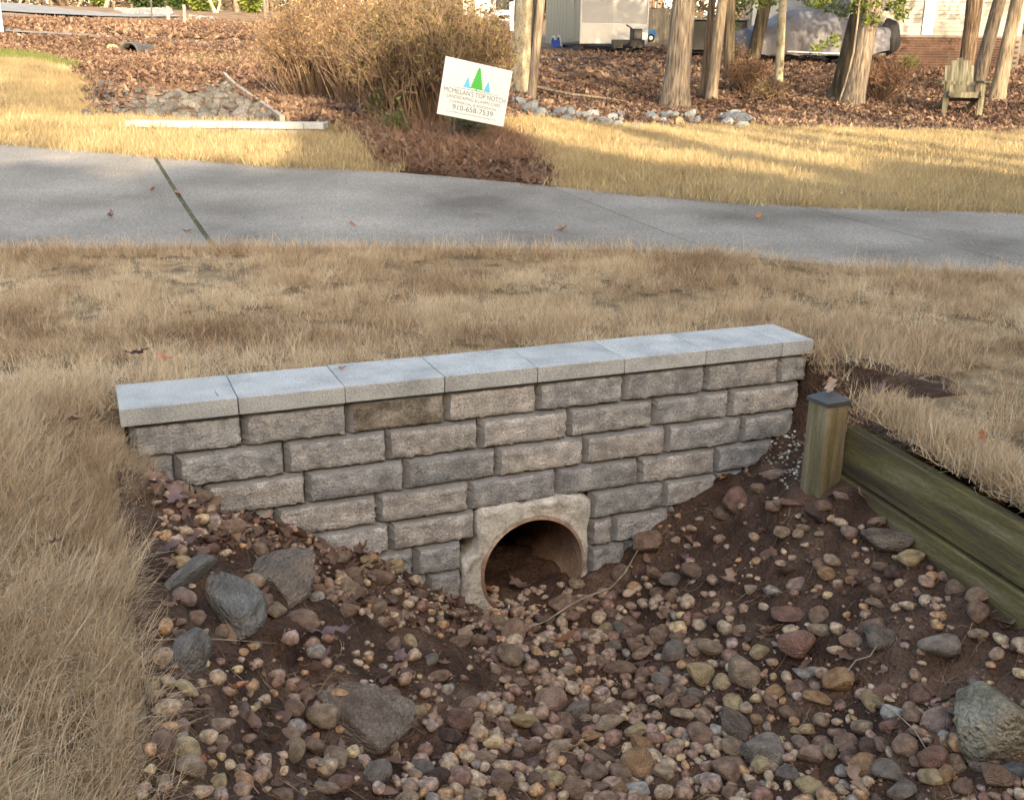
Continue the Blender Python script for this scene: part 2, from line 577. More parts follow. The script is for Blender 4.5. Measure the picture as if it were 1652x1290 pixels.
J += [((nb_[0], edge_at(NEAR_EDGE, nb_[0])), fa), ((6.4, edge_at(NEAR_EDGE, 6.4)), (6.9, edge_at(FAR_EDGE, 6.9))), ((9.2, edge_at(NEAR_EDGE, 9.2)), (9.8, edge_at(FAR_EDGE, 9.8))), ((12, edge_at(NEAR_EDGE, 12)), (13, edge_at(FAR_EDGE, 13)))]
GAPS = [.01, .01, .012, .026, .006, .007, .006, .006, .006]
for k in range(len(J) - 1):
    n0, f0 = J[k]; n1, f1 = J[k + 1]
    nu, nv = 14, 14
    P = []
    for i in range(nu + 1):
        u = i / nu
        nxx = n0[0] + (n1[0] - n0[0]) * u; fxx = f0[0] + (f1[0] - f0[0]) * u
        if i == 0: nxx += GAPS[k] / 2; fxx += GAPS[k] / 2
        if i == nu: nxx -= GAPS[k + 1] / 2; fxx -= GAPS[k + 1] / 2
        a = np.array([nxx, edge_at(NEAR_EDGE, nxx)]); b = np.array([fxx, edge_at(FAR_EDGE, fxx)])
        for j in range(nv + 1):
            P.append(a + (b - a) * j / nv)
    P = np.array(P)
    Z = gz(P[:, 0], P[:, 1]) + .012
    top = np.column_stack([P, Z]); n = len(top)
    botm = top.copy(); botm[:, 2] -= .1
    ii = np.arange(n).reshape(nu + 1, nv + 1)
    F = list(np.stack([ii[:-1, :-1], ii[1:, :-1], ii[1:, 1:], ii[:-1, 1:]], -1).reshape(-1, 4))
    rim = list(ii[:, 0]) + list(ii[-1, 1:]) + list(ii[-2::-1, -1]) + list(ii[0, -2:0:-1])
    for q in range(len(rim)):
        a, b = rim[q], rim[(q + 1) % len(rim)]
        F.append((b, a, a + n, b + n))
    obj('concrete_slab', mesh_arr('concrete_slab', np.concatenate([top, botm]), F), m_conc, drive)
# mossy dirt in the wide joint
n0, f0 = J[3]
ts = np.linspace(0, 1, 40); mo = []
for t in ts:
    p = np.array(n0) * (1 - t) + np.array(f0) * t
    w = .016 + .006 * math.sin(t * 23)
    z = gz1(*p) + .006
    mo += [(p[0] - w, p[1], z), (p[0], p[1], z + .008 + .006 * random.random()), (p[0] + w, p[1], z)]
F = []
for i in range(39):
    for j in (0, 1):
        F.append((i * 3 + j, i * 3 + j + 1, i * 3 + 4 + j, i * 3 + 3 + j))
tag(obj('joint_moss', mesh_arr('joint_moss', mo, F, True), m_moss, drive), kind='stuff')

# ------------------------------------------------------------------ the retaining wall
m_block = mat('split_face_block', [(.21, .207, .203), (.31, .302, .293), (.39, .373, .352), (.50, .48, .455)], pos=[0, .42, .78, 1], scale=26, bump=1.0, bscale=120, bdist=.008, fine=(170, .30), rnd=.15, rough=.92, spec=.2, detail=8)
m_block_dark = mat('dark_split_face_block', [(.10, .082, .063), (.175, .15, .122), (.31, .28, .24)], scale=22, bump=1.0, bscale=120, bdist=.008, fine=(170, .30), rnd=.1, rough=.92, spec=.2, detail=8)
m_block_warm = mat('warm_split_face_block', [(.25, .236, .222), (.36, .337, .314), (.50, .47, .44)], scale=22, bump=1.0, bscale=120, bdist=.008, fine=(170, .30), rnd=.12, rough=.92, spec=.2, detail=8)
m_block_grey = mat('blue_grey_split_face_block', [(.19, .19, .192), (.285, .284, .283), (.42, .415, .405)], scale=22, bump=1.0, bscale=120, bdist=.008, fine=(170, .30), rnd=.12, rough=.92, spec=.2, detail=8)
m_side = mat('block_side', [(.165, .162, .158), (.21, .206, .2), (.255, .25, .244)], scale=10, bump=.5, bscale=150, bdist=.003, fine=(250, .2), rnd=.06)  # darker than the faces: shade of the chamfers put into the colour
m_cap = mat('grey_cast_cap_stone', [(.27, .277, .272), (.345, .352, .345), (.41, .415, .405)], scale=9, bump=.45, bscale=170, bdist=.004, fine=(220, .3), rnd=.06, rough=.9, detail=8)
m_mortar = mat('mortar', [(.28, .25, .21), (.46, .43, .375), (.58, .55, .49)], scale=16, bump=1.0, bscale=40, bdist=.012, fine=(120, .22), rough=.95, detail=9)
m_pipe = mat('rusty_clay_pipe', [(.19, .105, .065), (.32, .195, .13), (.44, .31, .23)], scale=8, bump=.4, bscale=50, fine=(90, .25))

wall = empty('retaining_wall', (0, 0, 0), label='low grey retaining wall of split face blocks around the drain pipe', cat='retaining wall', )
HB, CT, YB = .10116, .05112, .0096
DEPTH = .22


def make_block(x0, x1, ztop, mats, parent, name='block', seed=0):
    L = x1 - x0 - .002
    h = HB - .0015
    r = np.random.default_rng(seed)
    p = .030
    body_y = YB + p
    cl, cr, ct, cb = .018, .006, .013, .005
    nxs = max(5, int(L / .0095)); nzs = 10
    xs = np.linspace(cl, L - cr, nxs + 1); zs = np.linspace(cb, h - ct, nzs + 1)
    V = []; F = []; M = []
    ox, oz = r.random(2) * 50
    for i, x in enumerate(xs):
        for j, z in enumerate(zs):
            e = min(i, nxs - i, j, nzs - j)
            d = .0033 * fbm(x * 26 + ox, z * 30 + oz, 0, 4) + .0011 * r.standard_normal()
            d += (.004 if e == 0 else 0.0)
            jx = .002 * r.standard_normal() if e == 0 else 0
            jz = .0015 * r.standard_normal() if e == 0 else 0
            V.append((x + jx, YB + .003 + d, z + jz))
    ii = np.arange(len(V)).reshape(nxs + 1, nzs + 1)
    for i in range(nxs):
        for j in range(nzs):
            F.append((ii[i, j], ii[i + 1, j], ii[i + 1, j + 1], ii[i, j + 1])); M.append(0)
    n = len(V)
    # ring where the chamfer meets the body
    rim = [ii[i, 0] for i in range(nxs + 1)] + [ii[nxs, j] for j in range(1, nzs + 1)] + [ii[i, nzs] for i in range(nxs - 1, -1, -1)] + [ii[0, j] for j in range(nzs - 1, 0, -1)]
    ring = []
    for q in rim:
        i, j = divmod(q, nzs + 1)
        x = 0 if i == 0 else (L if i == nxs else L * i / nxs)
        z = 0 if j == 0 else (h if j == nzs else h * j / nzs)
        ring.append(len(V)); V.append((x, body_y, z))
    for k in range(len(rim)):
        k2 = (k + 1) % len(rim)
        F.append((rim[k], ring[k], ring[k2], rim[k2])); M.append(1)
    back = []
    for q in ring:
        back.append(len(V)); V.append((V[q][0], body_y + DEPTH - p, V[q][2]))
    for k in range(len(rim)):
        k2 = (k + 1) % len(rim)
        F.append((ring[k], back[k], back[k2], ring[k2])); M.append(1)
    F.append(tuple(back)); M.append(1)
    me = mesh_arr(name, V, F)
    for mm in mats: me.materials.append(mm)
    me.polygons.foreach_set('material_index', M)
    me.polygons.foreach_set('use_smooth', [m_ == 0 for m_ in M])
    bm = bmesh.new(); bm.from_mesh(me)
    for e in bm.edges:
        if len(e.link_faces) == 2 and (e.link_faces[0].material_index != e.link_faces[1].material_index): e.smooth = False
    bm.to_mesh(me); bm.free()
    return obj(name, me, None, parent, (x0 + .001, r.normal() * .0015, ztop - HB), (0, 0, r.normal() * .004))


ROWS = {1: [.012, .312, .615, .92, 1.225, 1.532, 1.84, 2.136, 2.258],
        2: [-.04, .12, .428, .733, 1.031, 1.336, 1.649, 1.946, 2.236],
        3: [-.02, .193, .484, .786, 1.09, 1.396, 1.702, 2.003, 2.222],
        4: [.09, .389, .698, .996, 1.301, 1.606, 1.908, 2.2],
        5: [.18, .486, .735, 1.018, None, 1.428, 1.706, 1.914, 2.2],
        6: [.29, .60, .813, .972, None, 1.43, 1.517, 1.734, 2.03],
        7: [.55, .854, .972, None, 1.43, 1.57, 1.87],
        8: [.70, .972, None, 1.43, 1.70]}
TONE = {(1, 1): 'n', (1, 2): 'k', (1, 3): 'w', (1, 4): 'g', (1, 0): 'g', (2, 0): 'g', (2, 1): 'g', (2, 2): 'n', (3, 0): 'n', (3, 2): 'g', (4, 1): 'w', (4, 2): 'w', (5, 2): 'w', (6, 2): 'g', (5, 1): 'n', (3, 1): 'w', (3, 4): 'w',
        (3, 7): 'g', (2, 4): 'w', (3, 5): 'w', (4, 3): 'g', (4, 4): 'g', (1, 7): 'g', (2, 3): 'w', (3, 6): 'g', (4, 6): 'g', (1, 5): 'g'}
KIND = {'d': [m_block_dark, m_side], 'k': [m_block_dark, m_side], 'w': [m_block_warm, m_side], 'g': [m_block_grey, m_side], 'n': [m_block, m_side]}
for k, row in ROWS.items():
    zt = -CT - HB * (k - 1)
    for i in range(len(row) - 1):
        if row[i] is None or row[i + 1] is None: continue
        t = TONE.get((k, i), random.choice('nnwg'))
        b = make_block(row[i], row[i + 1], zt, KIND[t], wall, seed=k * 31 + i)
        if t in 'dk': b['label'] = 'block stained dark brown'

# caps
capx = [-.0087] + [.305 * k for k in range(1, 8)] + [2.2645]
for k in range(8):
    L = capx[k + 1] - capx[k] - .0022
    me = bpy.data.meshes.new('cap_stone')
    bm = bmesh.new()
    bmesh.ops.create_cube(bm, size=1)
    bmesh.ops.scale(bm, vec=(L, .2426, CT - .001), verts=bm.verts)
    bmesh.ops.subdivide_edges(bm, edges=bm.edges, cuts=3, use_grid_fill=True)
    sharp = [e for e in bm.edges if e.calc_face_angle(0) > 1]
    bmesh.ops.bevel(bm, geom=sharp, offset=.0028, segments=2, affect='EDGES', profile=.6)
    for v in bm.verts:
        n_ = fbm(v.co.x * 30 + k * 9, v.co.y * 30, v.co.z * 30, 2)
        v.co += Vector((n_ * .0006, n_ * .0009, n_ * .0006))
    bm.to_mesh(me); bm.free()
    obj('cap_stone', me, m_cap, wall, ((capx[k] + capx[k + 1]) / 2, .1213 + random.gauss(0, .0012), -CT / 2 + random.gauss(0, .0006)), (0, 0, random.gauss(0, .003)))

# mortar collar with the round mouth of the pipe
PC = (1.218, -.692); PR = .181
V = []; F = []
nseg, nr = 48, 7
xl, xr, zt, zb = .974, 1.424, -.4565, -.93
for i in range(nseg):
    a = 2 * math.pi * i / nseg
    c, s = math.cos(a), math.sin(a)
    tx = ((xr - PC[0]) / c) if c > 1e-6 else (((xl if s < .35 else 1.022) - PC[0]) / c if c < -1e-6 else 1e9)
    tz = ((zt - PC[1]) / s) if s > 1e-6 else ((zb - PC[1]) / s if s < -1e-6 else 1e9)
    t = min(abs(tx), abs(tz))
    for j in range(nr + 1):
        rr = PR + (t - PR) * j / nr
        x, z = PC[0] + rr * c, PC[1] + rr * s
        d = .010 * fbm(x * 18, z * 18, 3.3, 5)
        y = .004 + d + (.012 if j == nr else 0) - .004 * (j == 0)
        rj = 1 + (.035 * fbm(x * 26, z * 26, 1, 4) if j == 0 else 0)
        if j >= nr - 1: t_ = t + (.022 * fbm(x * 24, z * 24, 7, 4)); rr = PR + (t_ - PR) * j / nr
        V.append((PC[0] + rr * rj * c, y, PC[1] + rr * rj * s))
    V.append((PC[0] + t * c, .15, PC[1] + t * s))
    V.append((PC[0] + PR * c, .15, PC[1] + PR * s))
w_ = nr + 3
for i in range(nseg):
    i2 = (i + 1) % nseg
    for j in range(nr + 1):
        F.append((i * w_ + j, i * w_ + j + 1, i2 * w_ + j + 1, i2 * w_ + j))
    F.append((i * w_, i2 * w_, i2 * w_ + nr + 2, i * w_ + nr + 2))
o = obj('mortar_collar', mesh_arr('mortar_collar', V, F, True), m_mortar, wall)
o['label'] = 'rough cream mortar surround of the pipe mouth'

pipe = MB()
n = 48
ys = [-.004, .002, .10, .5, 1.2, 2.5, 4.0]
V = []; F = []
for ring_r, rev in ((PR - .006, 0), (PR + .004, 1)):
    for y in ys:
        for i in range(n):
            a = 2 * math.pi * i / n
            V.append((PC[0] + ring_r * math.cos(a), y, PC[1] + ring_r * math.sin(a)))
K = len(ys)
for s_ in (0, 1):
    for j in range(K - 1):
        for i in range(n):
            a, b = s_ * K * n + j * n + i, s_ * K * n + j * n + (i + 1) % n
            F.append((a, b, b + n, a + n))
for i in range(n):
    F.append((i, (i + 1) % n, K * n + (i + 1) % n, K * n + i))
F.append(tuple((K - 1) * n + i for i in range(n)))
o = obj('drain_pipe', mesh_arr('drain_pipe', V, F, True), m_pipe)
tag(o, 'round rusty brown drain pipe opening in the foot of the block wall', 'pipe')

# ------------------------------------------------------------------ timber edging and its capped post
m_tim = mat('mossy_treated_timber', [(.038, .028, .015), (.078, .058, .030), (.108, .088, .032), (.165, .135, .075)], scale=3.0, stretch=(9, .9, 9), bump=.6, bscale=14, bdist=.006, fine=(60, .3), rough=.85, detail=8)
m_post = mat('weathered_green_post', [(.085, .076, .03), (.16, .132, .075), (.24, .195, .135)], scale=4, stretch=(9, 9, .8), bump=.5, bscale=14, bdist=.004, fine=(80, .25), rough=.85, detail=8)
m_capm = mat('dark_metal_post_cap', [(.06, .06, .06), (.095, .094, .092)], scale=10, rough=.5, metal=.4, bump=.15)
pb = at_D(1333, 785, 2.98)
tz_top = -.131
ta = at_z(1372, 690, tz_top); tb = at_z(1652, 850, tz_top)
tdir = (tb - ta)[:2] / np.linalg.norm((tb - ta)[:2])
tperp = np.array([-tdir[1], tdir[0]])
if tperp[0] < 0: tperp = -tperp
ang = math.atan2(tdir[1], tdir[0]) + math.pi / 2      # rotation of local y axis
edging = empty('timber_edging', (ta[0], ta[1], -.45), 0, label='green mossy timber edging along the right side of the stone ditch', cat='timber edging')
LEN = 3.4
for k, (h, z0) in enumerate([(.150, tz_top - .150), (.14, tz_top - .150 - .148)]):
    me = box_mesh('timber_board', (.04, LEN, h), .004)
    c = ta[:2] + tdir * (LEN / 2 - .02) + tperp * (.020 - .008 * k)
    ob = obj('timber_board', me, m_tim, edging)
    ob.location = Vector((c[0], c[1], z0 + h / 2)) - edging.location
    ob.rotation_euler = (0, 0, math.atan2(tdir[1], tdir[0]) - math.pi / 2)
pang = math.atan2(tdir[1], tdir[0]) - math.pi / 2 + rad(8)
post = empty('timber_post', (pb[0], pb[1] + .03, pb[2]), rad(4), label='short green stained timber post with dark pyramid cap beside the block wall', cat='post')
PHT = .268
obj('post_shaft', box_mesh('post_shaft', (.085, .085, PHT + .12), .003, (0, 0, (PHT - .12) / 2)), m_post, post)
b = MB()
q = .0465
b.add([(-q, -q, 0), (q, -q, 0), (q, q, 0), (-q, q, 0), (-q, -q, .012), (q, -q, .012), (q, q, .012), (-q, q, .012), (0, 0, .040)],
      [(0, 3, 2, 1), (0, 1, 5, 4), (1, 2, 6, 5), (2, 3, 7, 6), (3, 0, 4, 7), (4, 5, 8), (5, 6, 8), (6, 7, 8), (7, 4, 8)])
b.build('post_cap', m_capm, post, loc=(0, 0, PHT - .004))

# ------------------------------------------------------------------ scattering (uncountable stuff only)


def scatter(name, P, rot, scl, tint, sources, idx=None):
    """instances of source meshes on points; one stuff object"""
    n = len(P)
    coll = bpy.data.collections.new(name + '_source')
    for i, me in enumerate(sources):
        so = bpy.data.objects.new('%s_src_%03d' % (name, i), me)
        coll.objects.link(so)
    me = bpy.data.meshes.new(name)
    me.vertices.add(n)
    me.vertices.foreach_set('co', np.asarray(P, np.float32).ravel())
    a = me.attributes.new('rot', 'FLOAT_VECTOR', 'POINT'); a.data.foreach_set('vector', np.asarray(rot, np.float32).ravel())
    a = me.attributes.new('scl', 'FLOAT', 'POINT'); a.data.foreach_set('value', np.asarray(scl, np.float32).ravel())
    a = me.attributes.new('tint', 'FLOAT', 'POINT'); a.data.foreach_set('value', np.asarray(tint, np.float32).ravel())
    if idx is None: idx = RNG.integers(0, len(sources), n)
    a = me.attributes.new('idx', 'INT', 'POINT'); a.data.foreach_set('value', np.asarray(idx, np.int32).ravel())
    o = obj(name, me)
    ng = bpy.data.node_groups.new(name, 'GeometryNodeTree')
    ng.interface.new_socket(name='Geometry', in_out='INPUT', socket_type='NodeSocketGeometry')
    ng.interface.new_socket(name='Geometry', in_out='OUTPUT', socket_type='NodeSocketGeometry')
    gi = ng.nodes.new('NodeGroupInput'); go = ng.nodes.new('NodeGroupOutput')
    ip = ng.nodes.new('GeometryNodeInstanceOnPoints')
    ci = ng.nodes.new('GeometryNodeCollectionInfo')
    ci.inputs['Collection'].default_value = coll
    ci.inputs['Separate Children'].default_value = True
    ci.inputs['Reset Children'].default_value = True
    ip.inputs['Pick Instance'].default_value = True

    def named(nm, t):
        k = ng.nodes.new('GeometryNodeInputNamedAttribute'); k.data_type = t; k.inputs['Name'].default_value = nm
        return [x for x in k.outputs if x.enabled and x.name == 'Attribute'][0]
    L = ng.links.new
    L(gi.outputs[0], ip.inputs['Points'])
    L(ci.outputs[0], ip.inputs['Instance'])
    L(named('idx', 'INT'), ip.inputs['Instance Index'])
    L(named('rot', 'FLOAT_VECTOR'), ip.inputs['Rotation'])
    L(named('scl', 'FLOAT'), ip.inputs['Scale'])
    L(ip.outputs[0], go.inputs[0])
    md = o.modifiers.new('scatter', 'NODES'); md.node_group = ng
    return tag(o, kind='stuff')


def blade_mat(name, cols, trans=0.25, rough=.75):
    m = bpy.data.materials.new(name); m.use_nodes = True
    nt = m.node_tree; L = nt.links.new
    bs = nt.nodes['Principled BSDF']
    a1 = nt.nodes.new('ShaderNodeAttribute'); a1.attribute_type = 'INSTANCER'; a1.attribute_name = 'tint'
    a2 = nt.nodes.new('ShaderNodeAttribute'); a2.attribute_type = 'GEOMETRY'; a2.attribute_name = 'bl'
    k1 = nt.nodes.new('ShaderNodeMath'); k1.operation = 'MULTIPLY'; k1.inputs[1].default_value = .55
    k2 = nt.nodes.new('ShaderNodeMath'); k2.operation = 'MULTIPLY_ADD'; k2.inputs[1].default_value = .55
    L(a1.outputs['Fac'], k1.inputs[0]); L(a2.outputs['Fac'], k2.inputs[0]); L(k1.outputs[0], k2.inputs[2])
    rp = ramp_node(nt, cols); L(k2.outputs[0], rp.inputs[0])
    L(rp.outputs[0], bs.inputs['Base Color'])
    bs.inputs['Roughness'].default_value = rough
    bs.inputs['Specular IOR Level'].default_value = .25
    if trans:
        tr = nt.nodes.new('ShaderNodeBsdfTranslucent'); L(rp.outputs[0], tr.inputs['Color'])
        mx = nt.nodes.new('ShaderNodeMixShader'); mx.inputs[0].default_value = trans
        L(bs.outputs[0], mx.inputs[1]); L(tr.outputs[0], mx.inputs[2])
        L(mx.outputs[0], nt.nodes['Material Output'].inputs['Surface'])
    return m


def set_bl(me, vals):
    a = me.attributes.new('bl', 'FLOAT', 'POINT'); a.data.foreach_set('value', np.asarray(vals, np.float32))


def blades(n, radius, hmin, hmax, width, lean=0.5, curl=0.6, drift=(0, 0), seed=0, m=None, name='clump', st=4, hpow=1.0, up=1.0):
    r = np.random.default_rng(seed)
    V = []; F = []; B = []
    for k in range(n):
        a, q = r.random() * 6.283, radius * math.sqrt(r.random())
        bx, by = q * math.cos(a), q * math.sin(a)
        h = hmin + (hmax - hmin) * r.random() ** hpow
        az = r.random() * 6.283
        ln = lean * abs(r.normal()) * .7 + .05
        dx, dy = ln * math.cos(az) + drift[0] * (.5 + r.random()), ln * math.sin(az) + drift[1] * (.5 + r.random())
        cu = curl * (r.random() - .1)
        w = width * (.6 + .7 * r.random())
        fa = r.random() * 3.14
        ux, uy = math.cos(fa) * w / 2, math.sin(fa) * w / 2
        bl = r.random()
        n0 = len(V)
        px_, py_, pz = bx, by, -.006
        d = np.array([dx, dy, up]); d /= np.linalg.norm(d)
        for s in range(st):
            t = s / (st - 1)
            tw = (1 - t * .85)
            V.append((px_ - ux * tw, py_ - uy * tw, pz)); V.append((px_ + ux * tw, py_ + uy * tw, pz))
            B += [bl, bl]
            d = d + np.array([dx, dy, 0]) * cu / (st - 1) - np.array([0, 0, cu * .9 / (st - 1)]) + r.normal(0, .10, 3)
            d /= np.linalg.norm(d)
            px_ += d[0] * h / (st - 1); py_ += d[1] * h / (st - 1); pz += d[2] * h / (st - 1)
            pz = max(pz, .001)
        for s in range(st - 1):
            F.append((n0 + 2 * s, n0 + 2 * s + 1, n0 + 2 * s + 3, n0 + 2 * s + 2))
    me = mesh_arr(name, V, F)
    set_bl(me, B)
    me.materials.append(m)
    return me


def sample(poly, n, dens=None):
    """n random ground points in a world polygon, thinned by dens(x,y) in 0..1"""
    poly = np.asarray(poly)
    lo, hi = poly.min(0), poly.max(0)
    out = []
    got = 0
    while got < n:
        P = lo + RNG.random((n * 2 + 100, 2)) * (hi - lo)
        k = inside(poly, P[:, 0], P[:, 1])
        if dens is not None: k &= RNG.random(len(P)) < dens(P[:, 0], P[:, 1])
        out.append(P[k]); got += k.sum()
    return np.concatenate(out)[:n]


def area(poly):
    p = np.asarray(poly); x, y = p[:, 0], p[:, 1]
    return abs((x * np.roll(y, -1) - y * np.roll(x, -1)).sum()) / 2


m_grass = blade_mat('dormant_grass', [(.125, .073, .043), (.295, .195, .115), (.47, .34, .212), (.61, .475, .32), (.70, .59, .43)])
m_grass_far = blade_mat('pale_dormant_grass', [(.20, .14, .07), (.32, .24, .125), (.44, .345, .195), (.53, .435, .265)])
m_grass_green = blade_mat('green_grass', [(.04, .07, .015), (.08, .13, .03), (.16, .18, .06), (.3, .26, .12)])
m_straw = blade_mat('pine_straw', [(.08, .042, .027), (.18, .095, .058), (.30, .17, .10), (.42, .28, .18)], trans=.1)
m_leaf = blade_mat('fallen_leaf', [(.05, .03, .027), (.10, .058, .046), (.17, .10, .075), (.26, .165, .115), (.40, .29, .21)], trans=.2)
m_leaf_dry = blade_mat('dry_fallen_leaf', [(.03, .019, .016), (.08, .048, .036), (.15, .092, .065), (.245, .165, .115), (.40, .305, .225)], trans=.2)  # litter of the leaf beds, dark brown to tan

lawn_src = [blades(70, .08, .03, .085, .0028, 1.15, 1.4, seed=i, m=m_grass, name='lawn_clump') for i in range(9)] + \
           [blades(46, .06, .05, .11, .0028, .8, 1.4, seed=40 + i, m=m_grass, name='lawn_tuft', st=5) for i in range(4)]
bank_src = [blades(46, .07, .06, .16, .0030, .75, 1.3, drift=(.38, -.22), seed=60 + i, m=m_grass, name='bank_clump', st=6) for i in range(8)]
far_src = [blades(70, .13, .03, .075, .0052, .6, .7, seed=80 + i, m=m_grass_far, name='far_clump', st=3) for i in range(7)]
green_src = [blades(70, .15, .03, .08, .006, .5, .6, seed=95 + i, m=m_grass_green, name='green_clump', st=3) for i in range(4)]


def put(name, P, z, src, s0, s1, tint, tilt=.12, yaw=True):
    n = len(P)
    R = np.stack([RNG.normal(0, tilt, n), RNG.normal(0, tilt, n), RNG.random(n) * 6.283 if yaw else RNG.normal(0, .5, n)], 1)
    return scatter(name, np.column_stack([P, z]), R, s0 + (s1 - s0) * RNG.random(n), tint, src)


def bare(x, y):
    """worn patches of the near lawn"""
    v = LN.f(x * 2.6 + 3, y * 3.6 + 7, 4)
    return np.clip(1.1 - np.clip(v - .05, 0, 1) * 2.0, .62, 1)


def ditch_free(P):
    x, y = P[:, 0], P[:, 1]
    tx = timber_x(y)
    d = (x > -.05) & (x < np.where(y < -.5, tx + .05, 2.36)) & (y < .02)
    wl = (x > -.02) & (x < 2.28) & (y > -.02) & (y < .255)
    corner = (x > 2.2) & (x < 2.42) & (y > -.55) & (y < np.where(x > 2.29, -.14, .12))
    return ~(d | wl | corner)


# near lawn (behind the wall, right bank)
ne = [tuple(p) for p in NEAR_EDGE if -4.5 < p[0] < 7]
lawn_poly = np.array([(-4, -1.0)] + [(p[0], p[1] - .03) for p in ne] + [(6.4, -4.0), (-.0, -4.0), (0.0, -1.0)])
P = sample(lawn_poly, 19500, bare)
P = P[ditch_free(P)]
P = P[np.hypot(P[:, 0] - CAM[0], P[:, 1] - CAM[1]) > .9]
tn = np.clip(.50 + .55 * LN2.f(P[:, 0] * 2.3, P[:, 1] * 2.3, 4) + RNG.normal(0, .2, len(P)), 0, 1)
tn *= np.where(bare(P[:, 0], P[:, 1]) < .6, .6, 1)
q = np.clip(bare(P[:, 0], P[:, 1]), .5, 1)
R = np.stack([RNG.normal(0, .14, len(P)), RNG.normal(0, .14, len(P)), RNG.random(len(P)) * 6.283], 1)
scatter('lawn_grass', np.column_stack([P, gz(P[:, 0], P[:, 1]) + .006]), R, (.5 + .4 * RNG.random(len(P))) * q, tn, lawn_src)
# the driveway's grassy lip
E = []
for x in np.arange(-3.6, 6.0, .018):
    E.append((x, edge_at(NEAR_EDGE, x) - .05 + RNG.normal(0, .025)))
E = np.array(E)
put('lawn_edge_grass', E, gz(E[:, 0], E[:, 1]), lawn_src, .8, 1.2, np.clip(.55 + RNG.normal(0, .2, len(E)), 0, 1))
# long grass hanging over the left bank of the ditch
bank = np.array([(-1.6, -3.0), (-.11, -3.0), (-.075, -.25), (-.06, .35), (-1.2, .6)])
P = sample(bank, 3900)
P = P[np.hypot(P[:, 0] - CAM[0], P[:, 1] - CAM[1]) > .55]
P = P[ditch_free(P)]
tn = np.clip(.58 + .35 * LN2.f(P[:, 0] * 2.7, P[:, 1] * 2.7, 3) + RNG.normal(0, .16, len(P)), 0, 1)
put('bank_grass', P, gz(P[:, 0], P[:, 1]), bank_src, .45, .85, tn, yaw=False)
P = np.column_stack([RNG.normal(-.085, .025, 330), RNG.uniform(-2.4, -.06, 330)])
put('bank_edge_grass', P, gz(P[:, 0], P[:, 1]) - .01, bank_src, .5, .9, np.clip(.6 + RNG.normal(0, .2, len(P)), 0, 1), yaw=False)
P = np.column_stack([RNG.uniform(-.07, .035, 60), RNG.uniform(-.28, -.015, 60)])
put('wall_foot_grass', P, np.where(P[:, 0] > -.02, dz(P[:, 0], P[:, 1], False), gz(P[:, 0], P[:, 1])) - .005, bank_src, .35, .62, np.clip(.5 + RNG.normal(0, .2, len(P)), 0, 1), yaw=False)
# right bank: tufts over the timber
ys = RNG.uniform(-1.7, -.5, 330)
P = np.column_stack([timber_x(ys) + .075 + np.abs(RNG.normal(0, .03, 330)), ys])
put('right_bank_grass', P, gz(P[:, 0], P[:, 1]) - .01, lawn_src, .6, 1.1, np.clip(.6 + RNG.normal(0, .2, len(P)), 0, 1))

P = np.column_stack([RNG.uniform(2.27, 2.75, 260), RNG.uniform(-.30, .34, 260)])
put('wall_end_grass', P, np.where(P[:, 0] < 2.4, np.maximum(zditch_mesh(P[:, 0], P[:, 1]), -.3), gz(P[:, 0], P[:, 1])) - .004, lawn_src, .6, 1.1, np.clip(.5 + RNG.normal(0, .25, len(P)), 0, 1))

# sunlit lawns beyond the driveway
for nm, poly, dn in (('far_lawn_strip', STRIP, 150), ('far_lawn', RLAWN, 85)):
    A = area(poly)
    P = sample(poly, int(min(A * dn, 24000)))
    q = np.hypot(P[:, 0] - CAM[0], P[:, 1] - CAM[1])
    keep = RNG.random(len(P)) < np.clip(11 / q, .25, 1)
    fe = edge_at(FAR_EDGE, P[:, 0])
    if nm == 'far_lawn_strip': keep &= RNG.random(len(P)) < np.where((np.abs(P[:, 1] - 6.35) < .16) & (P[:, 0] > .9), .15, 1)
    keep &= P[:, 1] > fe + .02
    P = P[keep]
    tn = np.clip(.55 + .3 * LN2.f(P[:, 0] * .9, P[:, 1] * .9, 3) + RNG.normal(0, .2, len(P)), 0, 1)
    put(nm, P, gz(P[:, 0], P[:, 1]), far_src, .8, 1.5, tn)
E = np.array([(x, edge_at(FAR_EDGE, x) + .07 + RNG.normal(0, .03)) for x in np.concatenate([np.arange(-4, 2.05, .02), np.arange(3.0, 9, .02)])])
put('far_edge_grass', E, gz(E[:, 0], E[:, 1]), far_src, .8, 1.4, np.clip(.5 + RNG.normal(0, .2, len(E)), 0, 1))
gp = poly_px([(0, 84), (60, 90), (120, 108), (115, 113), (60, 101), (0, 97)])
P = sample(gp, 900)
put('green_verge_grass', P, gz(P[:, 0], P[:, 1]), green_src, .8, 1.4, np.clip(.4 + RNG.normal(0, .2, len(P)), 0, 1))
gp = poly_px([(300, 88), (380, 92), (385, 104), (330, 106), (290, 100)])
P = sample(gp, 350)
put('green_ditch_grass', P, gz(P[:, 0], P[:, 1]), green_src, .6, 1.0, np.clip(.4 + RNG.normal(0, .2, len(P)), 0, 1))


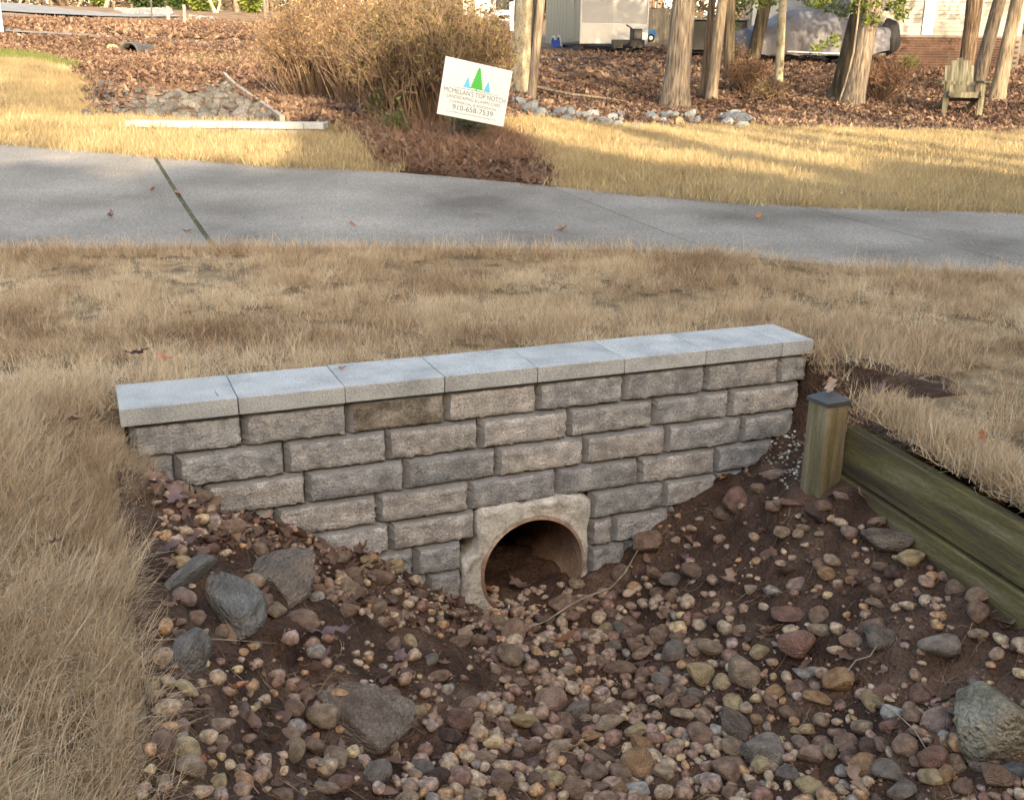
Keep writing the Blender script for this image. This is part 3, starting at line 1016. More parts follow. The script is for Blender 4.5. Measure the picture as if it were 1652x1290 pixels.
# ------------------------------------------------------------------ leaves
def leaf_mesh(name, L, W, lobes=3, curl=.3, fold=.25, st=9, seed=0, m=None, depth=.5):
    r = np.random.default_rng(seed)
    V = []; F = []; B = []
    ph = r.random() * .5
    for i in range(st):
        t = i / (st - 1)
        env = math.sin(math.pi * min(max(t, .02), .98)) ** .7 * (.75 + .5 * t)
        lob = 1 - depth * (.5 + .5 * math.cos(2 * math.pi * (lobes * t + ph))) if lobes else 1
        wl = W / 2 * env * lob * (1 + .2 * r.normal()); wr = W / 2 * env * lob * (1 + .2 * r.normal())
        y = (t - .5) * L
        zc = curl * L * ((t - .5) ** 2) * 2 + .02 * L * r.normal()
        V += [(-abs(wl) + .02 * L * r.normal(), y, zc + fold * abs(wl)), (0, y, zc), (abs(wr), y, zc + fold * abs(wr) * (1 + .4 * r.normal()))]
        B += [.45, .6, .5]
    for i in range(st - 1):
        for j in (0, 1):
            F.append((i * 3 + j, i * 3 + j + 1, i * 3 + 4 + j, i * 3 + 3 + j))
    # stalk
    n0 = len(V)
    V += [(-.008 * L, -.5 * L, V[1][2]), (.008 * L, -.5 * L, V[1][2]), (0, -.68 * L, V[1][2] + .05 * L)]; B += [.4] * 3
    F.append((n0, n0 + 1, n0 + 2))
    me = mesh_arr(name, V, F, True)
    set_bl(me, B)
    me.materials.append(m)
    return me


litter_src = [leaf_mesh('litter_leaf', .11, .065, lobes=3, curl=random.uniform(-.5, .8), fold=random.uniform(-.4, .6), st=7, seed=i, m=m_leaf_dry, depth=.55) for i in range(5)] + \
             [leaf_mesh('litter_leaf', .09, .055, lobes=0, curl=random.uniform(-.5, .9), fold=random.uniform(-.4, .7), st=5, seed=20 + i, m=m_leaf_dry) for i in range(4)]


def litter(name, poly, n, s0=.8, s1=1.5, lift=.02, dens=None, mean=.44):
    P = sample(poly, n, dens)
    s0, s1 = s0 * .85, s1 * .85
    k = ~(inside(STRIP, P[:, 0], P[:, 1]) | inside(RLAWN, P[:, 0], P[:, 1]))
    P = P[k]; n = len(P)
    R = np.stack([RNG.normal(0, .45, n), RNG.normal(0, .45, n), RNG.random(n) * 6.283], 1)
    tn = np.clip(mean + .22 * LN2.f(P[:, 0] * .5, P[:, 1] * .5, 3) + RNG.normal(0, .24, n), 0, 1)
    scatter(name, np.column_stack([P, gz(P[:, 0], P[:, 1]) + lift * RNG.random(n)]), R, s0 + (s1 - s0) * RNG.random(n), tn, litter_src)


bed_near = np.concatenate([poly_px([(800, 196), (850, 191), (960, 200), (1050, 205), (1220, 204), (1400, 211), (1652, 217)]), [(26, 9)], poly_px([(1652, 145), (1400, 135), (1200, 130), (1000, 130), (830, 135), (780, 150)])])
litter('fallen_leaves', bed_near, 21000, .9, 1.6, .03)
bed_far = np.concatenate([poly_px([(780, 152), (830, 137), (1000, 131), (1200, 131), (1400, 136), (1652, 146)]), [(32, 12), (36, 20), (24, 34)], poly_px([(840, 86)])])
litter('fallen_leaves', bed_far, 19000, 1.2, 2.2, .03)
bed_left = np.concatenate([poly_px([(142, 192), (138, 160), (132, 130), (110, 110), (60, 96), (0, 86), (0, 56), (200, 62), (430, 72), (480, 100), (560, 205), (540, 205), (450, 196), (365, 128)])])
litter('fallen_leaves', bed_left, 14000, 1.1, 1.9, .03, mean=.45)
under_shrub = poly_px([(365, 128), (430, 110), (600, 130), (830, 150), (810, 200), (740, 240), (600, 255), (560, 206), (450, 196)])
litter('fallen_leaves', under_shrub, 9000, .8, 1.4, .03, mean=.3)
far_slope = poly_px([(0, 50), (430, 66), (430, 40), (300, 30), (0, 32)])
litter('fallen_leaves', far_slope, 6000, 1.8, 3.0, .03, mean=.5)

# pine straw at the foot of the shrub
straw_src = [blades(34, .12, .12, .24, .0042, 1.0, .05, up=.07, seed=120 + i, m=m_straw, name='straw_clump', st=3) for i in range(5)]
P = sample(STRAW, 1500, lambda x, y: np.clip(.75 + .9 * LN.f(x * 2.2, y * 2.2, 3), .05, 1))
put('pine_straw', P, gz(P[:, 0], P[:, 1]) + .004, straw_src, .7, 1.2, np.clip(.42 + RNG.normal(0, .22, len(P)), 0, 1), tilt=.06)


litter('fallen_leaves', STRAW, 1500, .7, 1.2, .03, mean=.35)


# ------------------------------------------------------------------ stones of the ditch
ZOOM = {'A': (200, 740, 2.345), 'B': (700, 860, 3.0), 'C': (1150, 740, 2.345)}
A_ = """225,515,45,35,pk;215,600,22,16,br;275,590,40,30,br;205,640,28,22,br;365,630,28,24,ta;490,495,42,35,ta;680,625,62,40,br;575,600,30,34,ta;730,535,26,20,wh;515,360,32,32,ta;215,385,45,26,ye;925,440,38,26,ye;1025,420,28,26,ye;960,555,32,24,ta;895,530,24,24,br;1075,605,38,26,ta;1085,675,25,34,ye;1020,705,28,28,br;1165,770,28,32,gr;1190,820,40,22,br;240,893,46,28,ye;630,905,54,32,br;690,862,30,22,br;748,953,58,45,ta;630,1010,34,30,br;640,1085,42,44,ta;715,1075,42,38,br;800,1130,44,42,ta;360,1000,58,30,ta;225,1020,30,30,pk;255,1195,54,54,ta;355,1215,32,38,ye;155,1235,26,22,ta;225,1100,62,52,ye;150,1120,44,60,br;960,1225,48,58,gr;1010,910,42,25,br;1110,960,32,32,ye;815,1235,54,40,rd;770,1265,48,30,ta;600,1275,45,24,br;1265,1010,50,36,rd;735,1130,20,18,gr;850,590,30,30,br;410,300,45,36,br;300,140,32,28,ta;210,120,48,40,ta;440,160,34,28,ta;530,560,34,38,br;640,370,36,24,br;560,440,30,22,ta;600,300,26,20,rd;470,250,26,22,rd;500,280,26,24,br;770,500,26,22,ta;830,410,26,26,ta;870,480,26,22,br;980,470,28,20,ta;980,500,40,28,br;1050,510,24,22,br;1120,500,30,22,br;920,400,26,16,ye;480,180,24,22,br;330,350,28,26,rd;240,960,26,24,br;430,1080,24,22,br;370,1045,22,24,ta;330,1090,24,18,br;300,915,26,24,br;470,1040,26,20,br;1270,690,40,30,br"""
B_ = """305,400,40,42,ta;390,480,52,66,br;620,350,52,48,br;690,275,38,28,ta;905,185,45,42,br;1065,200,36,32,br;1240,195,46,50,br;1150,210,70,40,gr;1165,285,22,26,ta;1085,270,36,36,br;1030,80,65,65,br;905,445,42,36,gr;985,515,50,35,br;1095,490,40,55,br;1050,510,26,42,br;1160,590,62,50,gr;1340,570,62,52,ta;1255,605,35,28,ta;1290,690,68,55,ye;1390,735,40,55,ye;1450,815,38,50,ye;1010,570,52,25,br;1100,690,42,38,gr;1040,760,30,24,rd;990,430,32,28,br;1235,815,42,32,br;1305,860,40,38,ta;1205,870,55,30,ta;1295,950,68,55,br;1375,920,40,40,wh;1430,1100,70,65,br;1455,985,52,52,ta;370,630,60,58,ta;565,800,70,90,br;690,835,62,40,gr;125,935,66,55,rd;435,905,50,60,ye;340,940,44,32,br;270,900,32,28,br;180,855,50,38,br;620,1025,85,48,ta;465,1025,52,40,br;850,925,70,42,ta;760,985,50,28,or;975,970,50,32,ye;1008,1030,54,40,or;810,1075,65,28,br;980,1125,75,75,or;900,1170,52,70,br;775,1155,62,55,br;660,1120,48,42,br;575,1220,50,55,ye;330,1230,58,55,br;1105,1175,50,36,ta;980,1250,50,40,wh;890,1270,45,35,or;680,1260,62,50,br;800,1230,55,30,br;490,1235,35,30,br;240,1110,62,28,br;1285,435,38,22,rd;1365,470,45,40,dk;1480,495,25,22,ta;785,590,40,32,ta;900,640,75,40,br;640,675,50,22,ta;750,480,40,32,br;855,350,32,24,br;940,395,42,30,br;840,450,32,24,br;560,400,32,26,br;700,340,34,26,br;710,460,30,24,br;600,500,26,28,ta;670,490,30,30,ta;870,510,40,34,gr;940,470,34,24,br;1130,400,40,30,br;1180,520,36,30,br;820,620,36,28,br;1010,650,34,34,br;1000,710,32,26,br;950,750,40,28,br;1095,750,34,26,br;1190,750,34,32,ta;1265,770,40,36,gr;880,800,38,40,br;800,800,44,30,ta;740,890,32,26,ta;640,940,52,32,br;640,890,44,28,br;1150,810,40,28,br;1330,815,42,40,br;1090,830,26,24,br;1010,800,36,30,ta"""
C_ = """230,65,38,24,pk;300,190,40,20,rd;235,210,34,22,br;95,150,48,50,rd;45,180,35,28,br;395,220,48,28,dk;340,260,24,18,ta;262,297,34,22,ta;322,293,20,16,ta;400,295,18,12,ta;512,292,28,26,pk;480,160,26,20,pk;205,367,24,24,br;450,393,30,22,ta;430,437,30,24,or;400,400,24,26,br;530,447,32,17,or;530,415,22,12,br;322,470,44,14,pk;142,517,24,16,ta;620,245,32,16,br;750,385,45,32,ye;635,395,26,22,br;680,432,30,28,dk;900,410,48,28,br;925,468,40,34,br;995,530,44,34,br;995,602,40,34,br;1000,670,32,22,ta;625,512,44,28,br;618,555,38,16,ta;285,600,60,38,rd;400,610,36,30,br;400,670,40,28,ta;605,645,48,38,br;620,715,52,52,gr;520,700,36,36,br;850,730,72,45,gr;305,765,62,55,rd;115,835,52,58,ta;170,775,34,28,ye;350,820,45,26,wh;475,845,55,50,or;395,912,50,25,or;235,890,36,28,or;315,875,36,26,br;75,920,32,40,ye;600,920,40,42,ye;650,890,42,28,rd;785,890,45,38,rd;410,970,30,28,ta;285,955,36,28,br;218,930,36,20,br;360,998,36,22,ye;315,1018,24,18,ye;165,980,24,30,or;485,1000,44,24,br;575,1000,45,34,ta;672,980,42,34,wh;735,950,30,22,ta;740,1025,32,55,br;660,1040,38,28,rd;840,1015,65,45,pk;970,945,55,36,or;905,955,30,32,br;505,1065,45,42,br;205,1070,70,72,gr;80,1060,50,38,ta;415,1040,42,32,br;720,1130,45,38,br;635,1095,24,38,br;585,1100,36,30,dk;570,1165,50,46,or;380,1195,55,62,ye;280,1180,42,32,gr;190,1135,42,36,ye;820,1170,52,42,rd;910,1150,36,30,br;930,1185,24,18,ta;815,1245,42,45,ye;875,1240,32,28,or;665,1205,60,42,gr;760,1190,24,34,br;1025,1165,52,28,pk;1065,1230,55,48,br;1150,1200,60,40,bl;720,1270,55,36,gr;155,1230,26,34,br;945,1255,42,30,br;440,1110,28,26,ta;370,1115,48,30,br;330,1070,32,28,pk;1055,860,34,40,rd;420,180,30,24,br;170,120,26,20,br"""
STN = {'br': ((.315, .208, .145), 'brown'), 'ta': ((.40, .295, .20), 'tan'), 'ye': ((.49, .36, .205), 'yellowish'), 'or': ((.41, .245, .13), 'orange brown'), 'rd': ((.245, .142, .105), 'reddish'),
       'pk': ((.36, .255, .205), 'pinkish'), 'gr': ((.26, .22, .18), 'grey'), 'wh': ((.52, .48, .42), 'whitish'), 'dk': ((.12, .078, .06), 'dark'), 'bl': ((.165, .165, .165), 'blue grey')}
STM = {}
for k, (c, nm) in STN.items():
    c = np.array(c)
    STM[k] = mat(nm.replace(' ', '_') + '_stone', [tuple(c * .75), tuple(c * np.array([1.3, 1.24, 1.2])), tuple(np.minimum(c * 1.8, .8))], scale=1.6, bump=.8, bscale=9, bdist=.12, fine=(22, .38), rnd=.2, rough=.7, spec=.3, detail=8)

STMP = {'so': m_soil}
for k, (c, nm) in STN.items():
    c = np.array(c) * .93
    STMP[k] = mat(nm.replace(' ', '_') + '_pebble', [tuple(c * .45), tuple(c * np.array([.95, .93, .92])), tuple(np.minimum(c * 1.5, 1))], scale=70, bump=.6, bscale=260, bdist=.004, fine=(300, .3), rough=.75)


def stone_mesh(name, seed, sub=2, cuts=7, rough=.10):
    r = np.random.default_rng(seed)
    bm = bmesh.new()
    bmesh.ops.create_icosphere(bm, subdivisions=sub, radius=1.0)
    N = r.normal(size=(cuts, 3)); N /= np.linalg.norm(N, axis=1)[:, None]
    D = r.uniform(.5, .9, cuts)
    o = r.random(3) * 40
    for v in bm.verts:
        p = np.array(v.co)
        p = p * (1 + rough * 1.5 * mnoise.noise(tuple(p * 1.1 + o)) + rough * .5 * mnoise.noise(tuple(p * 3.1 + o)))
        for n_, d_ in zip(N, D):
            e = p @ n_ - d_
            if e > 0: p = p - n_ * e * .82
        v.co = p
    lo = np.min([v.co[:] for v in bm.verts], axis=0); hi = np.max([v.co[:] for v in bm.verts], axis=0)
    for v in bm.verts:
        v.co = tuple((np.array(v.co) - (lo + hi) / 2) / ((hi - lo) / 2))
    me = bpy.data.meshes.new(name); bm.to_mesh(me); bm.free()
    me.polygons.foreach_set('use_smooth', [True] * len(me.polygons))
    return me


SHAPES = [stone_mesh('river_stone', 300 + i, 3, 7 + i % 5, .12) for i in range(18)]
CS = {}


def stone_shape(i, key):
    if (i, key) not in CS:
        me = SHAPES[i].copy(); me.materials.clear(); me.materials.append(STM[key]); CS[(i, key)] = me
    return CS[(i, key)]


placed = []          # x, y, r


def zone(px, py):
    if px < 330 and py > 985: return 'at the dry grass edge of the ditch'
    if px < 470 and py < 985: return 'high on the left slope near the grass'
    if px < 760 and py < 1010: return 'on the leafy slope left of the pipe'
    if px < 560: return 'in the dirt at lower left'
    if px < 800 and py > 1010: return 'in the dirt near the big flat boulder'
    if py < 1010 and px < 1010: return 'just below the pipe mouth'
    if px > 1180 and py > 740 + (px - 1180) * 0.52 and py < 860 + (px - 1340) * .68: return 'close beside the mossy timber edging'
    if py < 985: return 'on the bare dirt slope right of the pipe'
    if py < 1110: return 'in the middle of the ditch below the pipe' if px < 1180 else 'on the right side of the ditch floor'
    row = 'along the front edge' if py > 1215 else ('in the second tier' if py > 1160 else 'at the back')
    col = 'bottom centre left' if px < 930 else ('bottom centre' if px < 1080 else ('centre right' if px < 1240 else ('lower right' if px < 1400 else 'far lower right')))
    return '%s of the stone drift, %s' % (row, col)


def put_stone(px, py, hw, hh, key, named=True):
    p, D = on_ditch(px, py + hh * .3)
    rw = hw * D / FPX * 1.3
    rh = hh * D / FPX * 1.3
    # the picture sees height and depth together: thickness from the apparent height
    th = min(rh * .95, rw * .85) * random.uniform(.72, .95)
    dp = min(max(rh * 1.1, rw * .6), rw * 1.4)
    i = random.randrange(len(SHAPES))
    o = obj('river_stone', stone_shape(i, key), loc=(p[0], p[1], dz(p[0], p[1]) + th * .52), rot=(random.gauss(0, .22), random.gauss(0, .22), YAW + random.gauss(0, .35) + random.choice([0, math.pi])), scl=(rw, dp, th))
    sz = rw * 2
    size = 'large' if sz > .075 else ('medium' if sz > .045 else 'small')
    form = 'long' if hw > 1.65 * hh else ('oval' if hw > 1.25 * hh else ('upright' if hh > 1.2 * hw else 'rounded'))
    tag(o, '%s %s %s stone %s' % (size, form, STN[key][1], zone(px, py)), 'stone', 'river stones in the ditch')
    placed.append((p[0], p[1], max(rw, dp) * .8))
    return o


nst = 0
for zk, txt in (('A', A_), ('B', B_), ('C', C_)):
    zx, zy, zs = ZOOM[zk]
    for e in txt.split(';'):
        x, y, w, h, c = e.split(',')
        put_stone(zx + float(x) / zs, zy + float(y) / zs, float(w) / zs, float(h) / zs, c); nst += 1

DENSE = np.array([(770, 985), (950, 960), (1050, 925), (1120, 1000), (1290, 1080), (1480, 1120), (1652, 1170), (1700, 1340), (560, 1340), (700, 1190), (800, 1110), (760, 1040)], float)
LEFT = np.array([(232, 750), (330, 795), (450, 862), (620, 905), (770, 985), (770, 1030), (560, 1000), (430, 905), (275, 905)], float)


def try_px(poly):
    lo, hi = poly.min(0), poly.max(0)
    while True:
        q = lo + np.random.default_rng(random.randrange(1 << 30)).random(2) * (hi - lo)
        if inside(poly, q[0:1], q[1:2])[0]: return q


def clear(x, y, r):
    a = np.array(placed)
    return (np.hypot(a[:, 0] - x, a[:, 1] - y) > (a[:, 2] + r) * .82).all()


keys = ['br'] * 9 + ['ta'] * 6 + ['rd'] * 3 + ['gr'] * 2 + ['ye'] * 2 + ['or'] * 2 + ['pk'] * 2 + ['dk']
tries = 0
while nst < 292 and tries < 4000:
    tries += 1
    px, py = try_px(DENSE if random.random() < .72 else LEFT)
    p, D = on_ditch(px, py)
    r = random.uniform(.013, .026)
    if not clear(p[0], p[1], r): continue
    put_stone(px, py, r * FPX / D, r * random.uniform(.6, .9) * FPX / D, random.choice(keys)); nst += 1


def stuff_stones(name, jobs, sub_big=2):
    '''jobs: (n, pixel polygon, r0, r1, subdivisions, colour keys, keep apart?)'''
    allk = sorted({k for jb in jobs for k in jb[5]})
    geo = {}
    for sub in {jb[4] for jb in jobs}:
        geo[sub] = []
        for i in range(7):
            b_ = stone_mesh('t', 900 + i, sub, 6, .14)
            v = np.empty(len(b_.vertices) * 3); b_.vertices.foreach_get('co', v)
            geo[sub].append((v.reshape(-1, 3), np.array([tuple(f.vertices) for f in b_.polygons]))); bpy.data.meshes.remove(b_)
    Vs = []; Fs = []; Ms = []; n0 = 0
    for n, poly_w, r0, r1, sub, kk, apart in jobs:
        k = 0; t = 0
        while k < n and t < n * 10:
            t += 1
            px, py = try_px(poly_w)
            p, D = on_ditch(px, py)
            r = r0 + (r1 - r0) * random.random() ** 1.6
            if apart and not clear(p[0], p[1], r * apart): continue
            v, f = geo[sub][random.randrange(7)]
            a = random.random() * 6.283
            ca, sa = math.cos(a), math.sin(a)
            R = np.array([[ca, -sa, 0], [sa, ca, 0], [0, 0, 1]]) @ np.array(Matrix.Rotation(random.gauss(0, .3), 3, 'X'))
            s_ = np.array([r, r * random.uniform(.6, 1), r * random.uniform(.5, .8)])
            Vs.append((v * s_) @ R.T + np.array([p[0], p[1], float(dz(p[0], p[1])) + s_[2] * random.uniform(.25, .6)]))
            Fs.append(f + n0); n0 += len(v); k += 1
            Ms += [allk.index(random.choice(kk))] * len(f)
            if apart: placed.append((p[0], p[1], r * .6))
    me = bpy.data.meshes.new(name)
    V = np.concatenate(Vs); F = np.concatenate(Fs)
    me.vertices.add(len(V)); me.vertices.foreach_set('co', V.ravel())
    me.loops.add(len(F) * 3); me.loops.foreach_set('vertex_index', F.ravel().astype(np.int32))
    me.polygons.add(len(F)); me.polygons.foreach_set('loop_start', np.arange(0, len(F) * 3, 3, dtype=np.int32))
    for k in allk: me.materials.append(STMP[k])
    me.polygons.foreach_set('material_index', np.array(Ms, np.int32))
    me.polygons.foreach_set('use_smooth', np.ones(len(F), bool))
    me.update(); me.validate()
    return tag(obj(name, me), kind='stuff')


ALLD = np.array([(232, 748), (450, 858), (620, 903), (770, 985), (950, 960), (1070, 850), (1150, 780), (1290, 700), (1320, 790), (1652, 1020), (1700, 1340), (215, 1340), (250, 1150), (268, 1000), (245, 860)], float)
GRAV = np.array([(1225, 735), (1262, 700), (1300, 690), (1305, 770), (1275, 790), (1240, 770)], float)
LOWL = np.array([(255, 1000), (420, 1020), (640, 1060), (760, 1100), (640, 1290), (240, 1290)], float)
RGT_ = np.array([(1040, 890), (1150, 790), (1330, 790), (1652, 1030), (1652, 1180), (1480, 1120), (1290, 1070), (1120, 990)], float)
mixk = ['br'] * 6 + ['ta'] * 6 + ['rd'] * 2 + ['gr'] + ['ye', 'or', 'or', 'pk', 'dk']
stuff_stones('river_pebbles', [
    (520, DENSE, .014, .032, 2, mixk, .8), (150, LEFT, .011, .024, 2, mixk, .8),
    (210, DENSE, .007, .015, 2, mixk, .6), (260, LEFT, .005, .012, 2, mixk, .6), (130, ALLD, .006, .013, 2, mixk, .7), (130, LOWL, .010, .026, 2, mixk, .85), (90, RGT_, .011, .026, 2, mixk, .9), (60, np.array([(785, 945), (935, 945), (960, 985), (780, 1000)], float), .007, .02, 2, mixk, .5)])
stuff_stones('gravel_and_grit', [
    (2600, ALLD, .0022, .0065, 1, ['so', 'so', 'so', 'dk', 'br'], 0), (900, DENSE, .002, .006, 1, ['br', 'ta', 'dk'], 0), (160, GRAV, .004, .009, 1, ['gr', 'gr', 'wh'], 0),
    (45, np.array([(620, 905), (770, 985), (800, 1000), (640, 940)], float), .003, .006, 1, ['wh'], 0), (40, np.array([(790, 955), (880, 965), (900, 985), (800, 985)], float), .004, .008, 1, ['wh', 'gr'], 0)])


def boulder(outline, zk, height, key, label, seed, sink=.3, tilt=None):
    """irregular rock whose plan follows an outline seen in the photograph"""
    zx, zy, zs = ZOOM[zk]
    P = []
    for x, y in outline:
        p, D = on_ditch(zx + x / zs, zy + y / zs)
        P.append(p)
    P = np.array(P)
    c = P.mean(0)
    q = P[:, :2] - c[:2]
    w_, E_ = np.linalg.eigh(q.T @ q)
    ax = E_[:, 1]
    a_ = np.abs(q @ ax).max(); b_ = np.abs(q @ E_[:, 0]).max()
    me = stone_mesh('boulder', int(seed * 100), 4, 13, .13)
    for v in me.vertices:
        d = fbm(v.co.x * 3 + seed, v.co.y * 3, v.co.z * 3, 4)
        v.co *= 1 + .035 * d
    o = obj('boulder', me, STM2[key], loc=(c[0], c[1], float(dz(c[0], c[1], False)) + height * (.50 - sink)), rot=(random.gauss(0, .06), random.gauss(0, .06), math.atan2(ax[1], ax[0])), scl=(a_ * 1.12, b_ * 1.16, height))
    pts = P
    tag(o, label, 'boulder')
    for q in pts: placed.append((q[0] * .5 + c[0] * .5, q[1] * .5 + c[1] * .5, .02))
    return o


STM2 = {'slate': mat('slate_boulder', [(.14, .125, .105), (.235, .21, .178), (.33, .305, .265), (.31, .235, .18)], pos=[0, .42, .78, 1], scale=1.8, bump=.8, bscale=7, bdist=.15, fine=(16, .3), rough=.7, detail=9),
        'brownslate': mat('brown_grey_boulder', [(.19, .165, .135), (.29, .225, .17), (.38, .275, .2)], scale=1.5, bump=.8, bscale=7, bdist=.15, fine=(16, .3), rough=.8, detail=9),
        'brown': mat('muddy_brown_boulder', [(.15, .095, .066), (.27, .20, .145), (.38, .305, .235)], scale=1.6, bump=.8, bscale=7, bdist=.15, fine=(16, .3), rough=.85, detail=9),
        'olive': mat('mossy_olive_boulder', [(.22, .185, .125), (.37, .325, .235), (.51, .455, .345)], scale=1.6, bump=.8, bscale=7, bdist=.15, fine=(16, .3), rough=.85, detail=9)}
boulder([(318, 440), (360, 442), (425, 482), (492, 560), (526, 615), (505, 690), (440, 692), (385, 622), (335, 535)], 'A', .048, 'slate', 'long blue grey boulder sloping down the left bank beside dry grass', 1.2)
boulder([(160, 442), (235, 428), (325, 438), (335, 470), (250, 474), (172, 472)], 'A', .03, 'slate', 'thin flat grey slab butting against the long blue grey boulder', 8.2)
boulder([(460, 425), (560, 397), (650, 430), (700, 510), (685, 575), (600, 560), (540, 500), (465, 455)], 'A', .055, 'brownslate', 'brown and grey boulder on the left slope below the block wall', 2.2)
boulder([(205, 730), (240, 692), (320, 705), (350, 750), (270, 825), (208, 800)], 'A', .05, 'slate', 'wedge shaped dark grey boulder at the grass edge', 3.2)
boulder([(830, 865), (900, 872), (1030, 960), (1080, 1065), (980, 1115), (850, 1060), (795, 1020), (822, 930)], 'A', .04, 'brown', 'big flat mud smeared brown boulder in the lower ditch', 4.2, sink=.25)
boulder([(935, 990), (1060, 965), (1190, 960), (1230, 1060), (1190, 1150), (1090, 1175), (1000, 1150), (925, 1070)], 'C', .11, 'olive', 'large mossy olive boulder at the bottom right corner of the ditch', 5.2)
boulder([(555, 345), (600, 300), (680, 275), (735, 310), (750, 350), (650, 350)], 'C', .03, 'brown', 'half buried muddy slab beside the timber edging', 6.2, sink=.45)
boulder([(20, 975), (110, 970), (150, 1010), (110, 1060), (40, 1030)], 'C', .02, 'brown', 'flat muddy brown slab in the stone drift', 7.2)

# single leaves one can point to
LM = {}
for i, (nm, cols) in enumerate({'rust': [(.26, .10, .05), (.38, .16, .085), (.46, .22, .13)], 'mauve': [(.10, .06, .058), (.17, .105, .095), (.24, .16, .14)], 'tan': [(.22, .13, .085), (.32, .205, .14), (.42, .29, .21)], 'pale': [(.36, .27, .22), (.5, .41, .35), (.6, .52, .46)]}.items()):
    LM[nm] = mat(nm + '_leaf', cols, scale=30, bump=.3, bscale=90, bdist=.002, rough=.7, rnd=.15, trans=.2)


def one_leaf(px, py, size, col, label, lobes=3, where='ditch', yaw=None, lift=.012, W=.6, tilt=.3):
    if where == 'ditch':
        p, D = on_ditch(px, py); z = float(dz(p[0], p[1]))
    elif where == 'cap':
        p = at_z(px, py, 0.002); D = dist_of(p); z = .002
    elif where == 'slab':
        p = on_ground(px, py); D = dist_of(p); z = p[2] + .016
    else:
        p = on_ground(px, py); D = dist_of(p); z = p[2] + .035
    L = 2 * size * D / FPX
    me = leaf_mesh('leaf', L, L * W, lobes, random.uniform(.1, .7), random.uniform(-.1, .5), 13, random.randrange(9999), LM[col], .6)
    o = obj('leaf', me, loc=(p[0], p[1], z + lift), rot=(random.gauss(0, tilt), random.gauss(0, tilt), random.random() * 6.28 if yaw is None else yaw))
    return tag(o, label, 'leaf', 'fallen leaves in the foreground')


one_leaf(385, 1132, 26, 'rust', 'bright rust coloured leaf lying on the dirt at lower left', 9, yaw=YAW - .2, W=.75, lift=.03)
for px, py, s, c, lb in [
        (285, 838, 28, 'mauve', 'mauve brown oak leaf high on the left slope'), (306, 885, 25, 'mauve', 'curled mauve oak leaf on the left slope below the wall corner'),
        (272, 892, 26, 'mauve', 'dark purple brown leaf against the grass on the left slope'), (535, 1052, 42, 'mauve', 'long flat brown leaf on the dirt right of the bent boulder'),
        (520, 1085, 22, 'mauve', 'dull brown leaf under the long flat brown leaf'), (645, 1075, 24, 'mauve', 'crumpled brown oak leaf in the middle of the dirt'), (725, 1000, 22, 'mauve', 'brown leaf left of the pipe collar'),
        (785, 945, 18, 'rust', 'rust brown leaf inside the left edge of the pipe mouth'), (840, 948, 24, 'mauve', 'purple brown oak leaf lying in the pipe mouth'),
        (1176, 958, 24, 'tan', 'tan lobed oak leaf on the dirt slope right of the pipe'), (907, 1056, 26, 'rust', 'brown oak leaf on the stones below the pipe'), (1072, 998, 20, 'tan', 'curled tan leaf on stones right of the pipe'),
        (960, 1120, 22, 'mauve', 'pointed brown leaf among the stones in mid ditch'), (1203, 770, 20, 'tan', 'tan leaf at the right foot of the wall'), (1168, 776, 15, 'rust', 'orange leaf tucked against the right foot of the wall'),
        (1389, 806, 15, 'tan', 'upright tan leaf at the foot of the timber board'), (1446, 878, 15, 'pale', 'pale leaf on the half buried slab by the timber'), (1380, 1270, 36, 'tan', 'big tan oak leaf at the bottom edge of the ditch'),
        (1365, 1042, 18, 'mauve', 'dull mauve leaf among stones on the right'), (1040, 890, 18, 'mauve', 'brown leaf curled over a stone right of the pipe'), (1110, 905, 20, 'mauve', 'dark leaf on the dirt slope right of the pipe'),
        (330, 1240, 14, 'rust', 'reddish strip of leaf on the yellow stone at lower left'), (430, 850, 16, 'tan', 'tan leaf on pebbles under the left end of the wall'), (700, 1175, 20, 'tan', 'narrow tan leaf beside the big flat boulder')]:
    one_leaf(px, py, s, c, lb, lobes=random.choice([3, 3, 4]), W=random.uniform(.45, .75), lift=.02)
one_leaf(553, 597, 7, 'rust', 'small brown leaf on the third cap stone', 0, 'cap', lift=.006)
one_leaf(349, 637, 11, 'rust', 'thin reddish leaf fragment on the leftmost cap stone', 3, 'cap', W=.3, lift=.004)
for px, py, s, lb in [(247, 311, 9, 'brown leaf left of the wide joint on the driveway'), (288, 317, 10, 'curled brown leaf on the wide joint of the driveway'), (908, 376, 14, 'tan leaf in the middle of the driveway'), (569, 369, 8, 'small dark leaf near the driveway edge'), (303, 381, 10, 'flat dark leaf by the near end of the joint'), (180, 356, 12, 'dark twiggy leaf on the left slab'), (770, 352, 6, 'tiny brown leaf in the centre of the driveway'), (1222, 355, 8, 'small leaf on the right part of the driveway')]:
    one_leaf(px, py, s, 'rust' if px > 240 else 'mauve', lb, 3, 'slab', lift=.008)
for px, py, s, c, lb in [(222, 598, 24, 'mauve', 'large mauve leaf in the grass behind the left cap stone'), (120, 705, 26, 'tan', 'curled tan leaf in the left lawn level with the wall'), (88, 912, 22, 'mauve', 'dull leaf sunk in the left bank grass'), (12, 1236, 30, 'rust', 'rust brown leaf at the bottom left in the grass'),
                         (268, 603, 16, 'rust', 'rusty leaf behind the left cap stones'), (1338, 652, 22, 'tan', 'tan leaf on the soil beyond the wooden post'), (1580, 735, 14, 'rust', 'upright rust leaf in the grass right of the timber edging'), (1418, 655, 20, 'mauve', 'brown leaf flat on the right bank'), (1608, 740, 14, 'pale', 'bleached white leaf in the grass right of the timber edging')]:
    one_leaf(px, py, s, c, lb, 3, 'lawn', lift=.02, tilt=.4)

